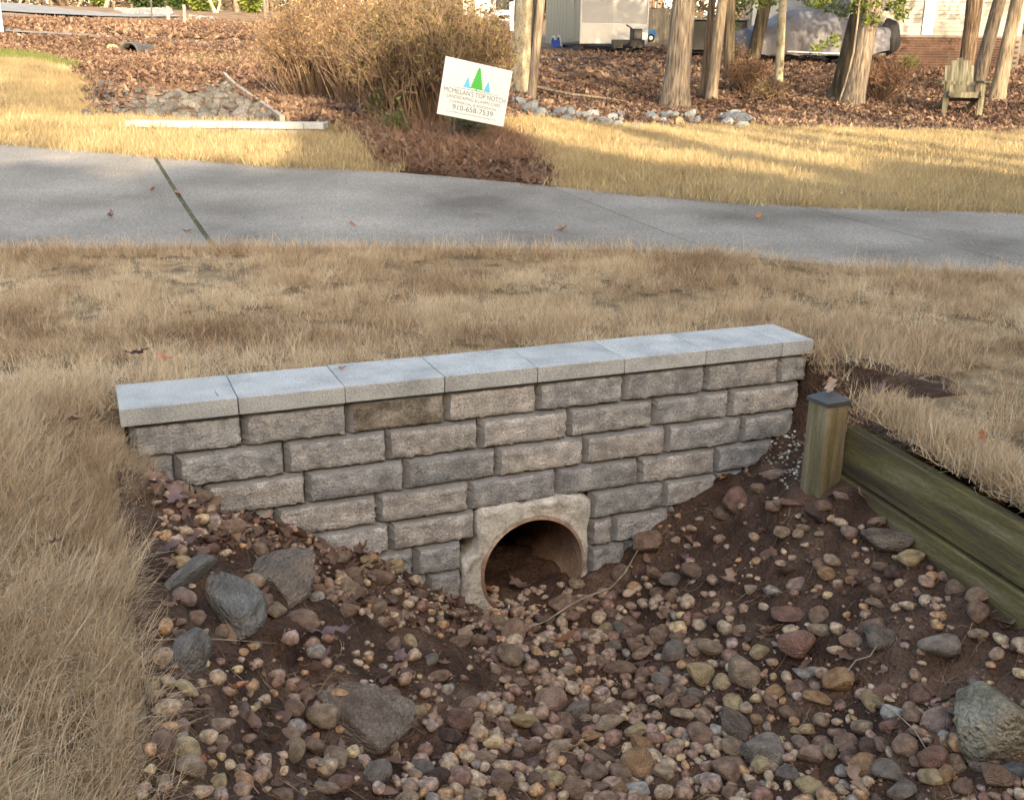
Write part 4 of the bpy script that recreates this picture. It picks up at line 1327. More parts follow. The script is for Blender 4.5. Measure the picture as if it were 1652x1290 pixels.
# small scraps: dead grass stems, needles and leaf crumbs lying on the ditch floor
mb = MB()
for k in range(750):
    px, py = try_px(ALLD)
    p, D = on_ditch(px, py)
    a = random.random() * 6.28; L = random.uniform(.02, .12); cv = random.gauss(0, 1.1)
    pts = []
    x, y = p[0], p[1]
    for t in range(6):
        pts.append((x, y, float(dz(x, y)) + .004 + .008 * random.random()))
        x += math.cos(a + cv * t / 5) * L / 5; y += math.sin(a + cv * t / 5) * L / 5
    mb.tube(pts, random.uniform(.0004, .0009), 3, False)
tag(mb.build('dead_stems', mat('dead_stem', [(.06, .035, .022), (.17, .11, .068), (.36, .27, .18)], scale=9, rough=.8, bump=0)), kind='stuff')
crumb_src = [leaf_mesh('leaf_scrap', .042, .022, random.choice([0, 2, 3]), random.uniform(-.6, 1.3), random.uniform(-.8, 1.0), 9, 70 + i, m_leaf, .5) for i in range(10)]
pp = np.array([on_ditch(*try_px(LEFT if random.random() < .5 else ALLD))[0] for k in range(520)])
n = len(pp)
scatter('leaf_scraps', np.column_stack([pp[:, 0], pp[:, 1], dz(pp[:, 0], pp[:, 1]) + .012]), np.stack([RNG.normal(0, .5, n), RNG.normal(0, .5, n), RNG.random(n) * 6.28], 1), RNG.uniform(.45, 1.45, n), np.clip(RNG.normal(.35, .22, n), 0, 1), crumb_src)
m_twig = mat('pale_twig', [(.15, .11, .08), (.28, .225, .17), (.4, .34, .27)], scale=20, bump=.3)


def twig(pxs, r, label, lift=.012):
    pts = []
    for px, py in pxs:
        p, D = on_ditch(px, py); pts.append((p[0], p[1], float(dz(p[0], p[1])) + lift))
    mb = MB().tube(pts, [r * (1 - .5 * i / len(pts)) for i in range(len(pts))], 6)
    return tag(mb.build('twig', m_twig, smooth=True), label, 'twig')


twig([(1028, 910), (1008, 932), (985, 950), (950, 972), (915, 990), (880, 1008), (845, 1028)], .0032, 'long pale twig reaching from the pipe across the stones', .03)
twig([(250, 1040), (300, 1030), (350, 1030), (400, 1040), (445, 1035)], .002, 'thin pale root under the bent blue grey boulder', .015)
twig([(1360, 1108), (1378, 1090), (1400, 1082), (1410, 1075)], .0022, 'short forked twig on the stone drift at right', .04)
twig([(1405, 1150), (1440, 1190), (1470, 1215), (1490, 1250)], .0018, 'long thin root among the stones at bottom right', .03)

# ------------------------------------------------------------------ trees
def bark(name, cols, sc=34, bump=1.0, st=.09):
    return mat(name, cols, scale=sc, stretch=(1, 1, st), bump=bump, bscale=40, bdist=.03, fine=(60, .25), rough=.95, spec=.15, detail=8, ndist=.4)


m_bark = bark('furrowed_grey_bark', [(.06, .046, .036), (.17, .138, .108), (.28, .232, .185)])
m_bark_pale = mat('lichen_pale_bark', [(.05, .04, .03), (.22, .185, .125), (.32, .28, .20), (.38, .34, .26)], pos=[0, .32, .6, 1], scale=7, stretch=(1, 1, .5), bump=.6, bscale=30, bdist=.01, fine=(50, .25), rough=.95)
m_bark_red = bark('reddish_brown_bark', [(.05, .034, .025), (.125, .088, .064), (.21, .155, .115)])
m_bark_dark = bark('dark_mossy_bark', [(.03, .025, .018), (.075, .06, .042), (.14, .115, .08)], sc=14)
m_bark_tan = bark('tan_smooth_bark', [(.09, .07, .05), (.20, .16, .118), (.29, .235, .175)], bump=.6)
m_foliage = blade_mat('evergreen_leaf', [(.02, .035, .012), (.045, .075, .022), (.09, .13, .035), (.16, .2, .06)], trans=.25, rough=.5)
m_foliage_y = blade_mat('yellow_green_leaf', [(.08, .11, .02), (.18, .22, .05), (.32, .34, .10)], trans=.3, rough=.5)
m_twig_b = mat('brown_twigs', [(.07, .045, .032), (.14, .095, .065), (.22, .16, .11)], scale=3, rough=.9, bump=0)


def leaf_cards(P, size, seed, aspect=.55):
    """many small leaf-shaped faces at the points P"""
    r = np.random.default_rng(seed)
    n = len(P)
    q = r.normal(size=(n, 3)); q /= np.linalg.norm(q, axis=1)[:, None]
    w = np.cross(q, r.normal(size=(n, 3))); w /= np.linalg.norm(w, axis=1)[:, None] + 1e-9
    s = size * (.6 + .8 * r.random(n))[:, None]
    V = np.stack([P - q * s / 2, P + w * s * aspect / 2 + q * s * .05, P + q * s / 2, P - w * s * aspect / 2 + q * s * .05], 1).reshape(-1, 3)
    F = np.arange(4 * n).reshape(-1, 4)
    return V, F, np.repeat(r.random(n), 4)


def foliage(name, P, size, m, parent, seed=0, off=0.0):
    V, F, bl = leaf_cards(P, size, seed)
    me = mesh_arr(name, V, F)
    set_bl(me, np.clip(bl + off, 0, 1.8))
    o = obj(name, me, m, parent)
    if parent is not None: o.location = Vector((0, 0, 0)) - parent.location
    o['kind'] = 'stuff'
    return o


def tree(bpx, bpy_, tpx, wb, wt, m, label, H=10.0, flare=1.5, seed=0, crown=14, D=None, moss=None, lump=.06, leaves=None, group=None):
    if D is None:
        B = on_ground(bpx, bpy_); D = dist_of(B)
    else:
        B = at_D(bpx, bpy_, D)
    T = at_D(tpx, 0.0, D)
    ax = (T - B); hT = ax[2]
    r = np.random.default_rng(seed)
    rb, rt = wb * D / FPX / 2, wt * D / FPX / 2
    root = empty('tree', B, 0, label, 'tree', group)
    n = 18; K = 26
    V = []; F = []
    zs = np.concatenate([np.linspace(-.15, .6, 7), np.linspace(.75, hT, 9)[:], np.linspace(hT * 1.15, H, 10)])
    pts = []
    for k, z in enumerate(zs):
        t = z / hT
        c = ax * t
        if t > 1: c = ax * (1 + (t - 1) * .5) + np.array([0, 0, ax[2] * (t - 1) * .5])
        rr = rb + (rt - rb) * min(max(t, 0), 1) if t <= 1 else rt * (1 - .75 * (z - hT) / (H - hT))
        fl = 1 + (flare - 1) * .65 * math.exp(-max(z, 0) / .16)
        pts.append((c, rr))
        for i in range(n):
            a = 2 * math.pi * i / n
            d = 1 + lump * fbm(math.cos(a) * 1.4 + seed * 3.1, math.sin(a) * 1.4, z * .9, 3)
            d *= 1 + (fl - 1) * (.65 + .5 * math.cos(a * 4 + seed) ** 2)
            V.append(c + rr * d * np.array([math.cos(a), math.sin(a), 0]))
    for k in range(len(zs) - 1):
        for i in range(n):
            F.append((k * n + i, k * n + (i + 1) % n, (k + 1) * n + (i + 1) % n, (k + 1) * n + i))
    obj('trunk', mesh_arr('trunk', V, F, True), m, root)
    if crown:
        mb = MB()
        for b_ in range(crown):
            k = r.integers(18, len(pts) - 1)
            c, rr = pts[k]
            a = r.random() * 6.283; L = r.uniform(1.2, 2.6)
            d = np.array([math.cos(a), math.sin(a), r.uniform(.2, .9)])
            p = [c + d * L * s + np.array([0, 0, .25 * L * s * s]) + r.normal(0, .06, 3) for s in (0, .3, .65, 1)]
            mb.tube(p, [rr * .45, rr * .32, rr * .2, .008], 5, False)
            for j in range(5):
                q = p[1] + (p[3] - p[1]) * r.random()
                e = d + r.normal(0, .7, 3)
                mb.tube([q, q + e * L * .2, q + e * L * .38 + r.normal(0, .06, 3)], [.014, .009, .004], 3, False)
        o = mb.build('crown', m_twig_b, root); o['kind'] = 'stuff'
        if D < 26:  # leafy crown above the view, added to shade what stands behind
            q = r.normal(size=(1100, 3)) * np.array([1.9, 1.9, 1.8]) + pts[-4][0] + np.array([0, 0, -.6])
            q = q[q[:, 2] > max(hT + 1.2, 3.4)]
            V2, F2, bl = leaf_cards(q, .26, seed)
            me = mesh_arr('foliage', V2, F2); set_bl(me, bl)
            obj('foliage', me, m_foliage, root)['kind'] = 'stuff'
    return root, B, D, ax


tree(840, 150, 846, 27, 25, m_bark_pale, 'pale lichen spotted trunk just right of the yard sign', seed=1, flare=1.25)
tree(857, 161, 873, 14, 12.5, m_bark_tan, 'thin tan trunk beside the pale lichen spotted trunk', seed=2, flare=1.15)
tree(861, 70, 861, 13, 13, m_bark_dark, 'dark grey trunk behind the two trunks by the sign', seed=3, flare=1.1, D=33)
tree(1089, 173, 1103, 43, 34, m_bark, 'thickest grey furrowed tree trunk in front of the white trailer', seed=4, flare=1.35)
tree(1134, 157, 1149, 11, 11, m_bark_red, 'slim dark trunk hugging a straight tan trunk', seed=5, flare=1.2)
tree(1147, 161, 1166, 17, 16, m_bark_tan, 'straight tan trunk right of the thickest trunk', seed=6, flare=1.3)
t7, _, _, _ = tree(1176, 128, 1178, 16, 15, m_bark_dark, 'dark brown upright trunk in front of the black cargo trailer', seed=7, flare=1.15)
t6, _, _, _ = tree(1214, 99, 1236, 20, 19, m_bark_dark, 'dark leaning trunk at the left end of the tarp covered boat', seed=8, flare=1.2)
tree(1256, 134, 1263, 12.5, 11.5, m_bark_pale, 'thin blotchy pale trunk before the tarp covered boat', seed=9, flare=1.2)
t8, B8, D8, _ = tree(1348, 160, 1388, 22, 20, m_bark_dark, 'dark mossy leaning trunk of the close pair before the boat', seed=10, flare=1.9)
t9, B9, D9, ax9 = tree(1375, 168, 1409, 33, 27, m_bark, 'grey leaning trunk wound by a pale vine before the boat', seed=11, flare=1.35)
t12, _, _, _ = tree(1556, 132, 1573, 22, 24, m_bark_red, 'dark reddish trunk behind the wooden garden chair', seed=12, flare=1.15)
tree(1572, 152, 1613, 22, 19, m_bark, 'leaning grey trunk touching the right side of the garden chair', seed=13, flare=1.25)
tree(1607, 162, 1641, 24, 18, m_bark_tan, 'leaning tan trunk at the far right of the leaf bed', seed=14, flare=1.3)
# vine on the leaning trunk
mb = MB()
pp = [at_D(x, y, D9 - .32) for x, y in [(1353, 166), (1362, 140), (1370, 112), (1377, 85), (1380, 60), (1384, 30), (1387, 0), (1392, -40)]]
vb = mb.tube(np.array(pp) - B9, .018, 6).build('vine', m_bark_tan, t9, smooth=True)
# leaf sprays that hang into the top of the view


def spray(root, B, D, blobs, size, m, seed, n=110):
    r = np.random.default_rng(seed)
    P = []
    for px, py, rx, ry in blobs:
        c = at_D(px, py, D + r.normal(0, .4))
        k = int(n * (rx * ry) / 200) + 12
        q = r.normal(size=(k, 3)) * np.array([rx, rx, ry]) * D / FPX * .55
        P.append(c + q)
    return foliage('leaf_spray', np.concatenate(P), size, m, root, seed)


spray(t8, B8, D8 - .6, [(1330, 8, 20, 10), (1360, 18, 16, 10), (1395, 8, 22, 14), (1405, 30, 14, 9), (1440, 10, 18, 12), (1455, 22, 10, 12), (1460, 0, 16, 8), (1300, -6, 22, 8), (1350, -12, 40, 12), (1430, -14, 40, 10)], .085, m_foliage_y, 3, 70)
spray(t8, B8, D8 - .4, [(1335, 70, 16, 7), (1318, 78, 9, 5), (1345, 62, 8, 6)], .085, m_foliage_y, 4, 60)
spray(t6, None, 24.0, [(1215, 2, 22, 8), (1190, -2, 16, 8), (1245, 4, 14, 8)], .10, m_foliage_y, 5, 60)
spray(t6, None, 26.5, [(1190, 14, 20, 12), (1178, 30, 10, 16), (1320, 3, 26, 8)], .10, m_foliage, 6, 70)
# loose leaf clusters added unseen above the view to dapple trailer, boat and house
rb_ = np.random.default_rng(91)
for root, c, rr3, n_ in ((t7, (14.2, 20.0, 5.2), (2.2, 1.6, 1.3), 520), (t8, (17.2, 16.0, 4.3), (2.4, 1.4, .9), 420), (t12, (21.5, 15.0, 4.7), (2.6, 1.4, 1.1), 420)):
    q = rb_.normal(size=(n_ // 12, 1, 3)) * np.array(rr3) * .6 + rb_.normal(size=(n_ // 12, 12, 3)) * .22
    q = q.reshape(-1, 3) + np.array(c)
    foliage('dapple_leaves', q[q[:, 2] > 3.5], .26, m_foliage, root, 17)
# trunks glimpsed over the shrub
for i, (a, b, w) in enumerate([(633, 636, 12), (656, 657, 11), (684, 685, 21), (718, 719, 27), (744, 744, 6)]):
    tree(a, 95, b, w, w * .97, m_bark if i in (1, 3) else m_bark_red, ['grey trunk showing left of centre above the shrub', 'dark trunk second from left above the shrub', 'brown trunk behind the middle of the shrub', 'wide grey trunk showing above the shrub behind the sign', 'very thin trunk showing above the right part of the shrub'][i], seed=20 + i, D=29 + i * .5, flare=1.1)
for i, (a, y, b, w, D, lb) in enumerate([(172, 8, 174, 7, 56, 'pale trunk beyond the far road at upper left'), (345, 16, 338, 6, 50, 'pale thin trunk leaning left beside the green hedge'), (352, 16, 356, 4, 50, 'second thin pale trunk beside the green hedge'), (383, 17, 380, 9, 52, 'grey trunk between two green bushes at upper left'), (427, 22, 426, 4, 46, 'thin grey trunk at the left end of the shrub top'), (130, 4, 131, 6, 62, 'far trunk left of the pale roadside trunk')]):
    tree(a, y, b, w, w * .95, m_bark_pale if 'pale' in lb else m_bark, lb, seed=40 + i, D=D, flare=1.1, H=11, crown=8)

# ------------------------------------------------------------------ the big twiggy shrub


def shrub(name, C, rx, ry, H, n, label, leaf_cols, leaf_n, leaf_size, stem_m, seed, cat='shrub', spread=.62, sr=.004, leaf_zone=(.45, 1.0), kink=.09, sub=3, group=None, leaf_m=None):
    """C base centre; stems fan out from the base and fill a domed volume"""
    r = np.random.default_rng(seed)
    root = empty(name, C, 0, label, cat, group)
    mb = MB(); LP = []
    u = np.array([FWD[1], -FWD[0], 0]); w = np.array([FWD[0], FWD[1], 0])
    for k in range(n):
        a = r.random() * 6.283; q = math.sqrt(r.random())
        tip = u * rx * q * math.cos(a) + w * ry * q * math.sin(a)
        hz = H * (1 - .38 * q ** 2.2) * r.uniform(.55, 1.05)
        base = tip * spread * r.uniform(.5, 1.2)
        g = float(gz(C[0] + base[0], C[1] + base[1])[0]) - C[2]
        p0 = base + np.array([0, 0, g - .02]); p3 = tip + np.array([0, 0, hz])
        p1 = p0 + (p3 - p0) * .35 + np.array([0, 0, .10 * H]) + r.normal(0, kink, 3)
        p2 = p0 + (p3 - p0) * .7 + np.array([0, 0, .06 * H]) + r.normal(0, kink, 3)
        mb.tube([p0, p1, p2, p3], [sr * 1.3, sr, sr * .7, sr * .35], 3, False)
        for j in range(sub):
            t = r.uniform(.35, .95)
            q0 = p1 + (p3 - p1) * t
            e = np.array([r.normal(0, .6), r.normal(0, .6), r.uniform(.3, 1.2)]) * H * .13
            mb.tube([q0, q0 + e * .6 + r.normal(0, .015, 3), q0 + e + r.normal(0, .02, 3)], [sr * .6, sr * .45, sr * .25], 3, False)
            LP.append((q0 + e * r.random(), t)); LP.append((q0 + e, 1))
        LP.append((p3, 1)); LP.append((p2, .7)); LP.append((p2 + (p3 - p2) * r.random(), .85))
    o = mb.build('stems', stem_m, root); o['kind'] = 'stuff'
    if leaf_n:
        pts = np.array([p for p, t in LP if t > leaf_zone[0]])
        i = r.integers(0, len(pts), leaf_n)
        P = pts[i] + r.normal(0, .03, (leaf_n, 3))
        V, F, bl = leaf_cards(P, leaf_size, seed + 5, .4)
        # leaf tones differ at random
        me = mesh_arr('leaves', V, F)
        set_bl(me, bl)
        ol = obj('leaves', me, leaf_m, root); ol['kind'] = 'stuff'
    return root


m_lf_tan = blade_mat('tan_shrub_leaf', [(.17, .10, .052), (.32, .21, .10), (.47, .33, .165), (.58, .45, .26)], trans=.3)
m_lf_olive = blade_mat('olive_shrub_leaf', [(.075, .062, .025), (.165, .138, .052), (.27, .22, .09), (.42, .32, .16)], trans=.3)
m_lf_green = blade_mat('green_shrub_leaf', [(.06, .085, .025), (.14, .17, .05), (.25, .27, .10)], trans=.3)
m_lf_red = blade_mat('red_brown_shrub_leaf', [(.12, .05, .03), (.25, .11, .06), (.36, .2, .11)], trans=.2)
m_stem = mat('shrub_stems', [(.075, .047, .033), (.16, .105, .07), (.31, .22, .135)], scale=2.2, rough=.85, bump=0)
c1 = on_ground(695, 200); d1 = dist_of(c1)
shrub('shrub', c1, 135 * d1 / FPX, .75, 198 * d1 / FPX, 1500, 'large olive and tan twiggy shrub directly behind the yard sign', None, 9500, .042, m_stem, 5, leaf_m=m_lf_olive, leaf_zone=(.3, 1), sub=4)
c2 = on_ground(530, 158); d2 = dist_of(c2)
shrub('shrub', c2, 112 * d2 / FPX, .85, 155 * d2 / FPX, 1350, 'large golden tan twiggy shrub with bare brown base left of the sign', None, 8500, .042, m_stem, 6, leaf_m=m_lf_tan, leaf_zone=(.55, 1), sub=4)
c3 = on_ground(620, 172); d3 = dist_of(c3)
shrub('shrub', c3, 110 * d3 / FPX, .7, 172 * d3 / FPX, 1000, 'tan shrub joining the golden shrub to the olive shrub', None, 6500, .042, m_stem, 7, leaf_m=m_lf_tan, leaf_zone=(.5, 1), sub=4)
for i, (px, py, R, H, lb) in enumerate([(625, 200, 26, 62, 'low green leafed sprout in front of the tan shrub'), (635, 215, 16, 26, 'small green weed at the foot of the shrub'), (755, 222, 28, 34, 'low leafy sprig under the yard sign')]):
    c = on_ground(px, py); d = dist_of(c)
    shrub('plant', c, R * d / FPX, .2, H * d / FPX, 60, lb, None, 420, .045, m_stem, 30 + i, 'plant', leaf_m=m_lf_green, leaf_zone=(0, 1), spread=.3)
for i, (px, py, R, H, n, ln, lm, lb) in enumerate([
        (1420, 164, 46, 70, 130, 700, m_lf_red, 'reddish bare twigged shrub right of the vine wound trunk'), (1200, 150, 36, 55, 120, 450, m_lf_red, 'brown twiggy shrub between the tan trunk and the thin pale trunk'),
        (1240, 165, 26, 36, 80, 250, m_lf_olive, 'low greenish brown brush left of the dark mossy trunk'), (1462, 122, 24, 32, 50, 420, m_foliage_y, 'small bright green bush below the brick foundation'),
        (798, 82, 30, 50, 160, 700, m_lf_red, 'rounded grey brown bush behind the shrub left of the pale trunk'), (1180, 108, 30, 40, 80, 200, m_lf_tan, 'dry brush at the foot of the dark leaning trunk')]):
    c = on_ground(px, py); d = dist_of(c)
    shrub('shrub', c, R * d / FPX, R * d / FPX, H * d / FPX, n, lb, None, ln, .06, m_stem, 50 + i, leaf_m=lm, leaf_zone=(.3, 1), spread=.15, sr=.007, sub=4)

# ------------------------------------------------------------------ yard sign
sc_ = at_D(766.5, 149, 9.15)
rollv = rad(10.5)
yw = rad(27)
uh = RGT * math.cos(yw) + FWD * math.sin(yw)           # right end further away
nrm = np.cross(uh, [0, 0, 1.0]); nrm /= np.linalg.norm(nrm)   # towards the camera side
if nrm @ FWD > 0: nrm = -nrm
uu = uh * math.cos(rollv) - np.array([0, 0, 1]) * math.sin(rollv)
vv = np.cross(nrm, uu)
if vv[2] < 0: vv = -vv
SM = Matrix(((uu[0], vv[0], nrm[0], sc_[0]), (uu[1], vv[1], nrm[1], sc_[1]), (uu[2], vv[2], nrm[2], sc_[2]), (0, 0, 0, 1)))
sign = empty('yard_sign', (0, 0, 0), 0, 'white tilted yard sign with a green tree emblem in front of the shrub', 'sign')
sign.matrix_world = SM
SW, SH = .625, .462
m_white = plain('white_plastic_panel', (.62, .63, .645), rough=.45, var=.03)
m_ink = plain('dark_teal_ink', (.05, .115, .105), rough=.5)
m_inkline = plain('teal_ink', (.04, .12, .10), rough=.5)
m_gr = plain('green_ink', (.045, .42, .07), rough=.5)
m_blu = plain('light_blue_ink', (.10, .45, .72), rough=.5)
obj('sign_panel', box_mesh('sign_panel', (SW, SH, .005), .001), m_white, sign)
ZF = .0035


def text(s, a0, a1, b, hgt, m, name='lettering'):
    cu = bpy.data.curves.new(name, 'FONT'); cu.body = s;  cu.size = 1.0; cu.align_x = 'CENTER'; cu.align_y = 'CENTER'
    to = bpy.data.objects.new('t', cu); COL.objects.link(to)
    bpy.context.view_layer.update()
    me = bpy.data.meshes.new_from_object(to.evaluated_get(bpy.context.evaluated_depsgraph_get()))
    bpy.data.objects.remove(to); bpy.data.curves.remove(cu)
    v = np.empty(len(me.vertices) * 3); me.vertices.foreach_get('co', v); v = v.reshape(-1, 3)
    lo, hi = v.min(0), v.max(0)
    v = (v - (lo + hi) / 2) / (hi - lo + 1e-9)
    v[:, 0] = v[:, 0] * (a1 - a0) * SW + ((a0 + a1) / 2 - .5) * SW
    v[:, 1] = v[:, 1] * hgt * SH + (.5 - b) * SH
    v[:, 2] = ZF
    me.vertices.foreach_set('co', v.ravel()); me.materials.clear()
    me.name = name
    return obj(name, me, m, sign)


text("MCMILLAN'S TOP NOTCH", .045, .965, .548, .085, m_ink)
text("LANDSCAPING & LAWN CARE", .10, .90, .648, .055, m_inkline)
text("COMMERCIAL & RESIDENTIAL", .15, .86, .735, .042, m_inkline)
text("910-658-7539", .205, .81, .822, .088, m_ink)
text("mcmillanstopnotchlandscaping.com", .13, .878, .915, .034, m_inkline)
obj('rule_line', mesh_arr('rule_line', [((a - .5) * SW, (.5 - b) * SH, ZF) for a, b in [(.18, .482), (.5, .474), (.84, .482), (.84, .488), (.5, .482), (.18, .488)]], [(0, 5, 4, 1), (1, 4, 3, 2)]), m_inkline, sign)


def emblem(name, ca, top, bot, hw, tiers, m, trunk=True):
    L_ = []; R_ = []
    for k in range(tiers):
        t0, t1 = k / tiers, (k + 1) / tiers
        R_ += [(hw * (.12 + .88 * t1), t1), (hw * (.12 + .88 * t1) * .72, t1 - .012)]
    V = [(ca, top)]; F = []
    prof = [(0.0, 0.0)] + R_
    V = []
    for w, t in prof:
        b = top + (bot - top) * t
        V += [((ca - w - .5) * SW, (.5 - b) * SH, ZF), ((ca + w - .5) * SW, (.5 - b) * SH, ZF)]
    for i in range(len(prof) - 1):
        F.append((2 * i, 2 * i + 1, 2 * i + 3, 2 * i + 2))
    if trunk:
        n0 = len(V)
        for a, b in [(-.008, bot - .004), (.008, bot - .004), (.010, bot + .03), (-.010, bot + .03)]:
            V.append(((ca + a - .5) * SW, (.5 - b) * SH, ZF))
        F.append((n0, n0 + 1, n0 + 2, n0 + 3))
    obj(name, mesh_arr(name, V, F), m, sign)


emblem('green_tree_emblem', .51, .06, .445, .105, 8, m_gr)
emblem('blue_tree_emblem', .365, .27, .455, .060, 5, m_blu, False)
emblem('blue_tree_emblem', .668, .27, .46, .058, 5, m_blu, False)
gpt = on_ground(733, 243)
inv = SM.inverted()
lp = inv @ Vector(gpt)
m_wire = plain('rusty_wire', (.16, .12, .10), rough=.5, metal=.6)
mb = MB()
mb.tube([(-SW * .24, SH * .1, -.006), (-SW * .24, -SH * .5, -.006), (lp.x, lp.y - .05, lp.z)], .0025, 5)
mb.build('wire_stake', m_wire, sign)

# ------------------------------------------------------------------ second wall beyond the driveway
Rr = at_D(530, 200, 9.45); Ll = at_D(268, 198, 9.45)
zt_ = (Rr[2] + Ll[2]) / 2 + .02
fdir = (Ll - Rr); fdir[2] = 0; fl = np.linalg.norm(fdir); fdir /= fl
fwall = empty('retaining_wall', (Rr[0], Rr[1], zt_), math.atan2(-fdir[1], -fdir[0]), 'second low block wall with pale caps beyond the driveway', 'wall')
x = 0.0; k = 0
while x < fl:
    L = .17 if k == 0 else .305
    obj('cap_stone', box_mesh('cap_stone', (L - .004, .2426, CT), .003), m_cap, fwall, (-(x + L / 2), -.12, -CT / 2))
    x += L; k += 1
for rr_ in range(3):
    xx = .02 + (.15 if rr_ % 2 else 0)
    while xx < fl - .2:
        obj('block', box_mesh('block', (.300, .20, HB - .003), .006), m_side, fwall, (-(xx + .15), -.125, -CT - HB * (rr_ + .5)))
        xx += .305

# riprap in the far ditch
m_rip = mat('grey_riprap', [(.045, .042, .038), (.09, .087, .082), (.135, .128, .117), (.19, .16, .12)], pos=[0, .4, .75, 1], scale=6, bump=.6, bscale=40, bdist=.01, fine=(70, .2), rnd=.3)
RSH = [stone_mesh('riprap_stone', 700 + i, 2, 14, .2) for i in range(10)]
for me in RSH: me.polygons.foreach_set('use_smooth', [False] * len(me.polygons))
for me in RSH: me.materials.append(m_rip)
RP = np.array([(140, 140), (170, 138), (230, 150), (280, 152), (330, 140), (362, 133), (400, 162), (440, 190), (436, 196), (140, 196)], float)
cnt = 0; used_ = []
tr_ = 0
while cnt < 150 and tr_ < 6000:
    tr_ += 1
    px, py = try_px(RP)
    s = random.uniform(5, 15) ** 1.0 * (.75 + .5 * (py - 138) / 58)
    if any(abs(px - a) < (s + c) * .5 and abs(py - b) < (s + c) * .22 for a, b, c in used_): continue
    used_.append((px, py, s))
    p = on_ground(px, py); D = dist_of(p); R = s * D / FPX
    o = obj('riprap_stone', RSH[cnt % 10], loc=(p[0], p[1], p[2] + R * .18), rot=(random.gauss(0, .4), random.gauss(0, .4), random.random() * 6.28), scl=(R, R * random.uniform(.6, 1), R * random.uniform(.45, .75)))
    side = 'far left' if px < 190 else ('left' if px < 245 else ('middle' if px < 310 else ('right' if px < 375 else 'far right')))
    flat = o.scale[2] < .58 * o.scale[0]
    dep = 'close behind the second wall' if py > 178 else ('half way up the far ditch' if py > 158 else 'at the leafy end of the far ditch')
    tag(o, '%s %s grey riprap stone %s, %s part' % ('big' if s > 11 else ('medium' if s > 8 else 'small'), 'flat' if flat else 'blocky', dep, side), 'stone', 'riprap stones in the far ditch')
    cnt += 1

# curved timber strip right of the riprap
pp = [on_ground(*q) for q in [(362, 124), (370, 133), (383, 145), (400, 158), (424, 175), (440, 186), (456, 199)]]
V = []; F = []
for i, p in enumerate(pp):
    a = pp[max(i - 1, 0)]; b = pp[min(i + 1, len(pp) - 1)]
    t = (b - a)[:2]; t /= np.linalg.norm(t); nn = np.array([-t[1], t[0]]) * .025
    for s, h in ((1, -.1), (1, .07), (-1, .07), (-1, -.1)):
        V.append((p[0] + s * nn[0], p[1] + s * nn[1], p[2] + h))
for i in range(len(pp) - 1):
    for j in range(4):
        F.append((i * 4 + j, i * 4 + (j + 1) % 4, i * 4 + 4 + (j + 1) % 4, i * 4 + 4 + j))
F += [(0, 1, 2, 3), tuple(len(V) - 4 + j for j in (3, 2, 1, 0))]
tag(obj('edging_board', mesh_arr('edging_board', V, F), mat('grey_weathered_board', [(.12, .10, .08), (.24, .2, .16), (.32, .27, .22)], scale=6, bump=.4)), 'curved weathered board edging the right side of the far ditch', 'board')

# far culvert pipe
cp = on_ground(209, 87); D = dist_of(cp); R = 11.5 * D / FPX
cul = empty('culvert_pipe', (cp[0], cp[1], cp[2]), math.atan2(FWD[1], FWD[0]) - math.pi / 2, 'small dark culvert pipe mouth in the leafy bank at upper left', 'pipe')
V = []; F = []
n = 24
rings = [(R * 1.25, 0), (R * 1.25, 1.2), ]
for rr_, y in [(R, 1.5), (R, -.02), (R * 1.22, -.02), (R * 1.22, .5)]:
    for i in range(n):
        a = 2 * math.pi * i / n; V.append((rr_ * math.cos(a), y, rr_ * math.sin(a) + R * .3))
for k in range(3):
    for i in range(n): F.append((k * n + i, k * n + (i + 1) % n, (k + 1) * n + (i + 1) % n, (k + 1) * n + i))
F.append(tuple(range(n)))
obj('pipe_wall', mesh_arr('pipe_wall', V, F, True), plain('dark_pipe', (.05, .05, .05)), cul)
for i, (px, py, s, lb) in enumerate([(182, 81, 9, 'tan boulder left of the small culvert pipe'), (64, 87, 5, 'small pinkish rock on the leafy bank at far left'), (200, 76, 8, 'grey rock above the culvert pipe'), (218, 76, 8, 'dark rock right above the culvert pipe'), (227, 84, 7, 'dark rock right of the culvert pipe')]):
    p = on_ground(px, py); D = dist_of(p); R = s * D / FPX
    me = RSH[i].copy(); me.materials.clear(); me.materials.append(STM['ta'] if i < 2 else m_rip)
    tag(obj('rock', me, loc=(p[0], p[1], p[2] + R * .3), rot=(0, 0, i), scl=(R, R * .8, R * .7)), lb, 'rock')

# neighbour's drive and the road


def ribbon(name, top, bot, m, lift):
    V = []; F = []
    for a, b in zip(top, bot):
        pa, pb_ = on_ground(*a), on_ground(*b)
        for t in np.linspace(0, 1, 4):
            q = pa * (1 - t) + pb_ * t
            V.append((q[0], q[1], gz1(q[0], q[1]) + lift))
    for i in range(len(top) - 1):
        for j in range(3):
            F.append((i * 4 + j, i * 4 + j + 1, i * 4 + 5 + j, i * 4 + 4 + j))
    return tag(obj(name, mesh_arr(name, V, F, True), m), kind='structure')


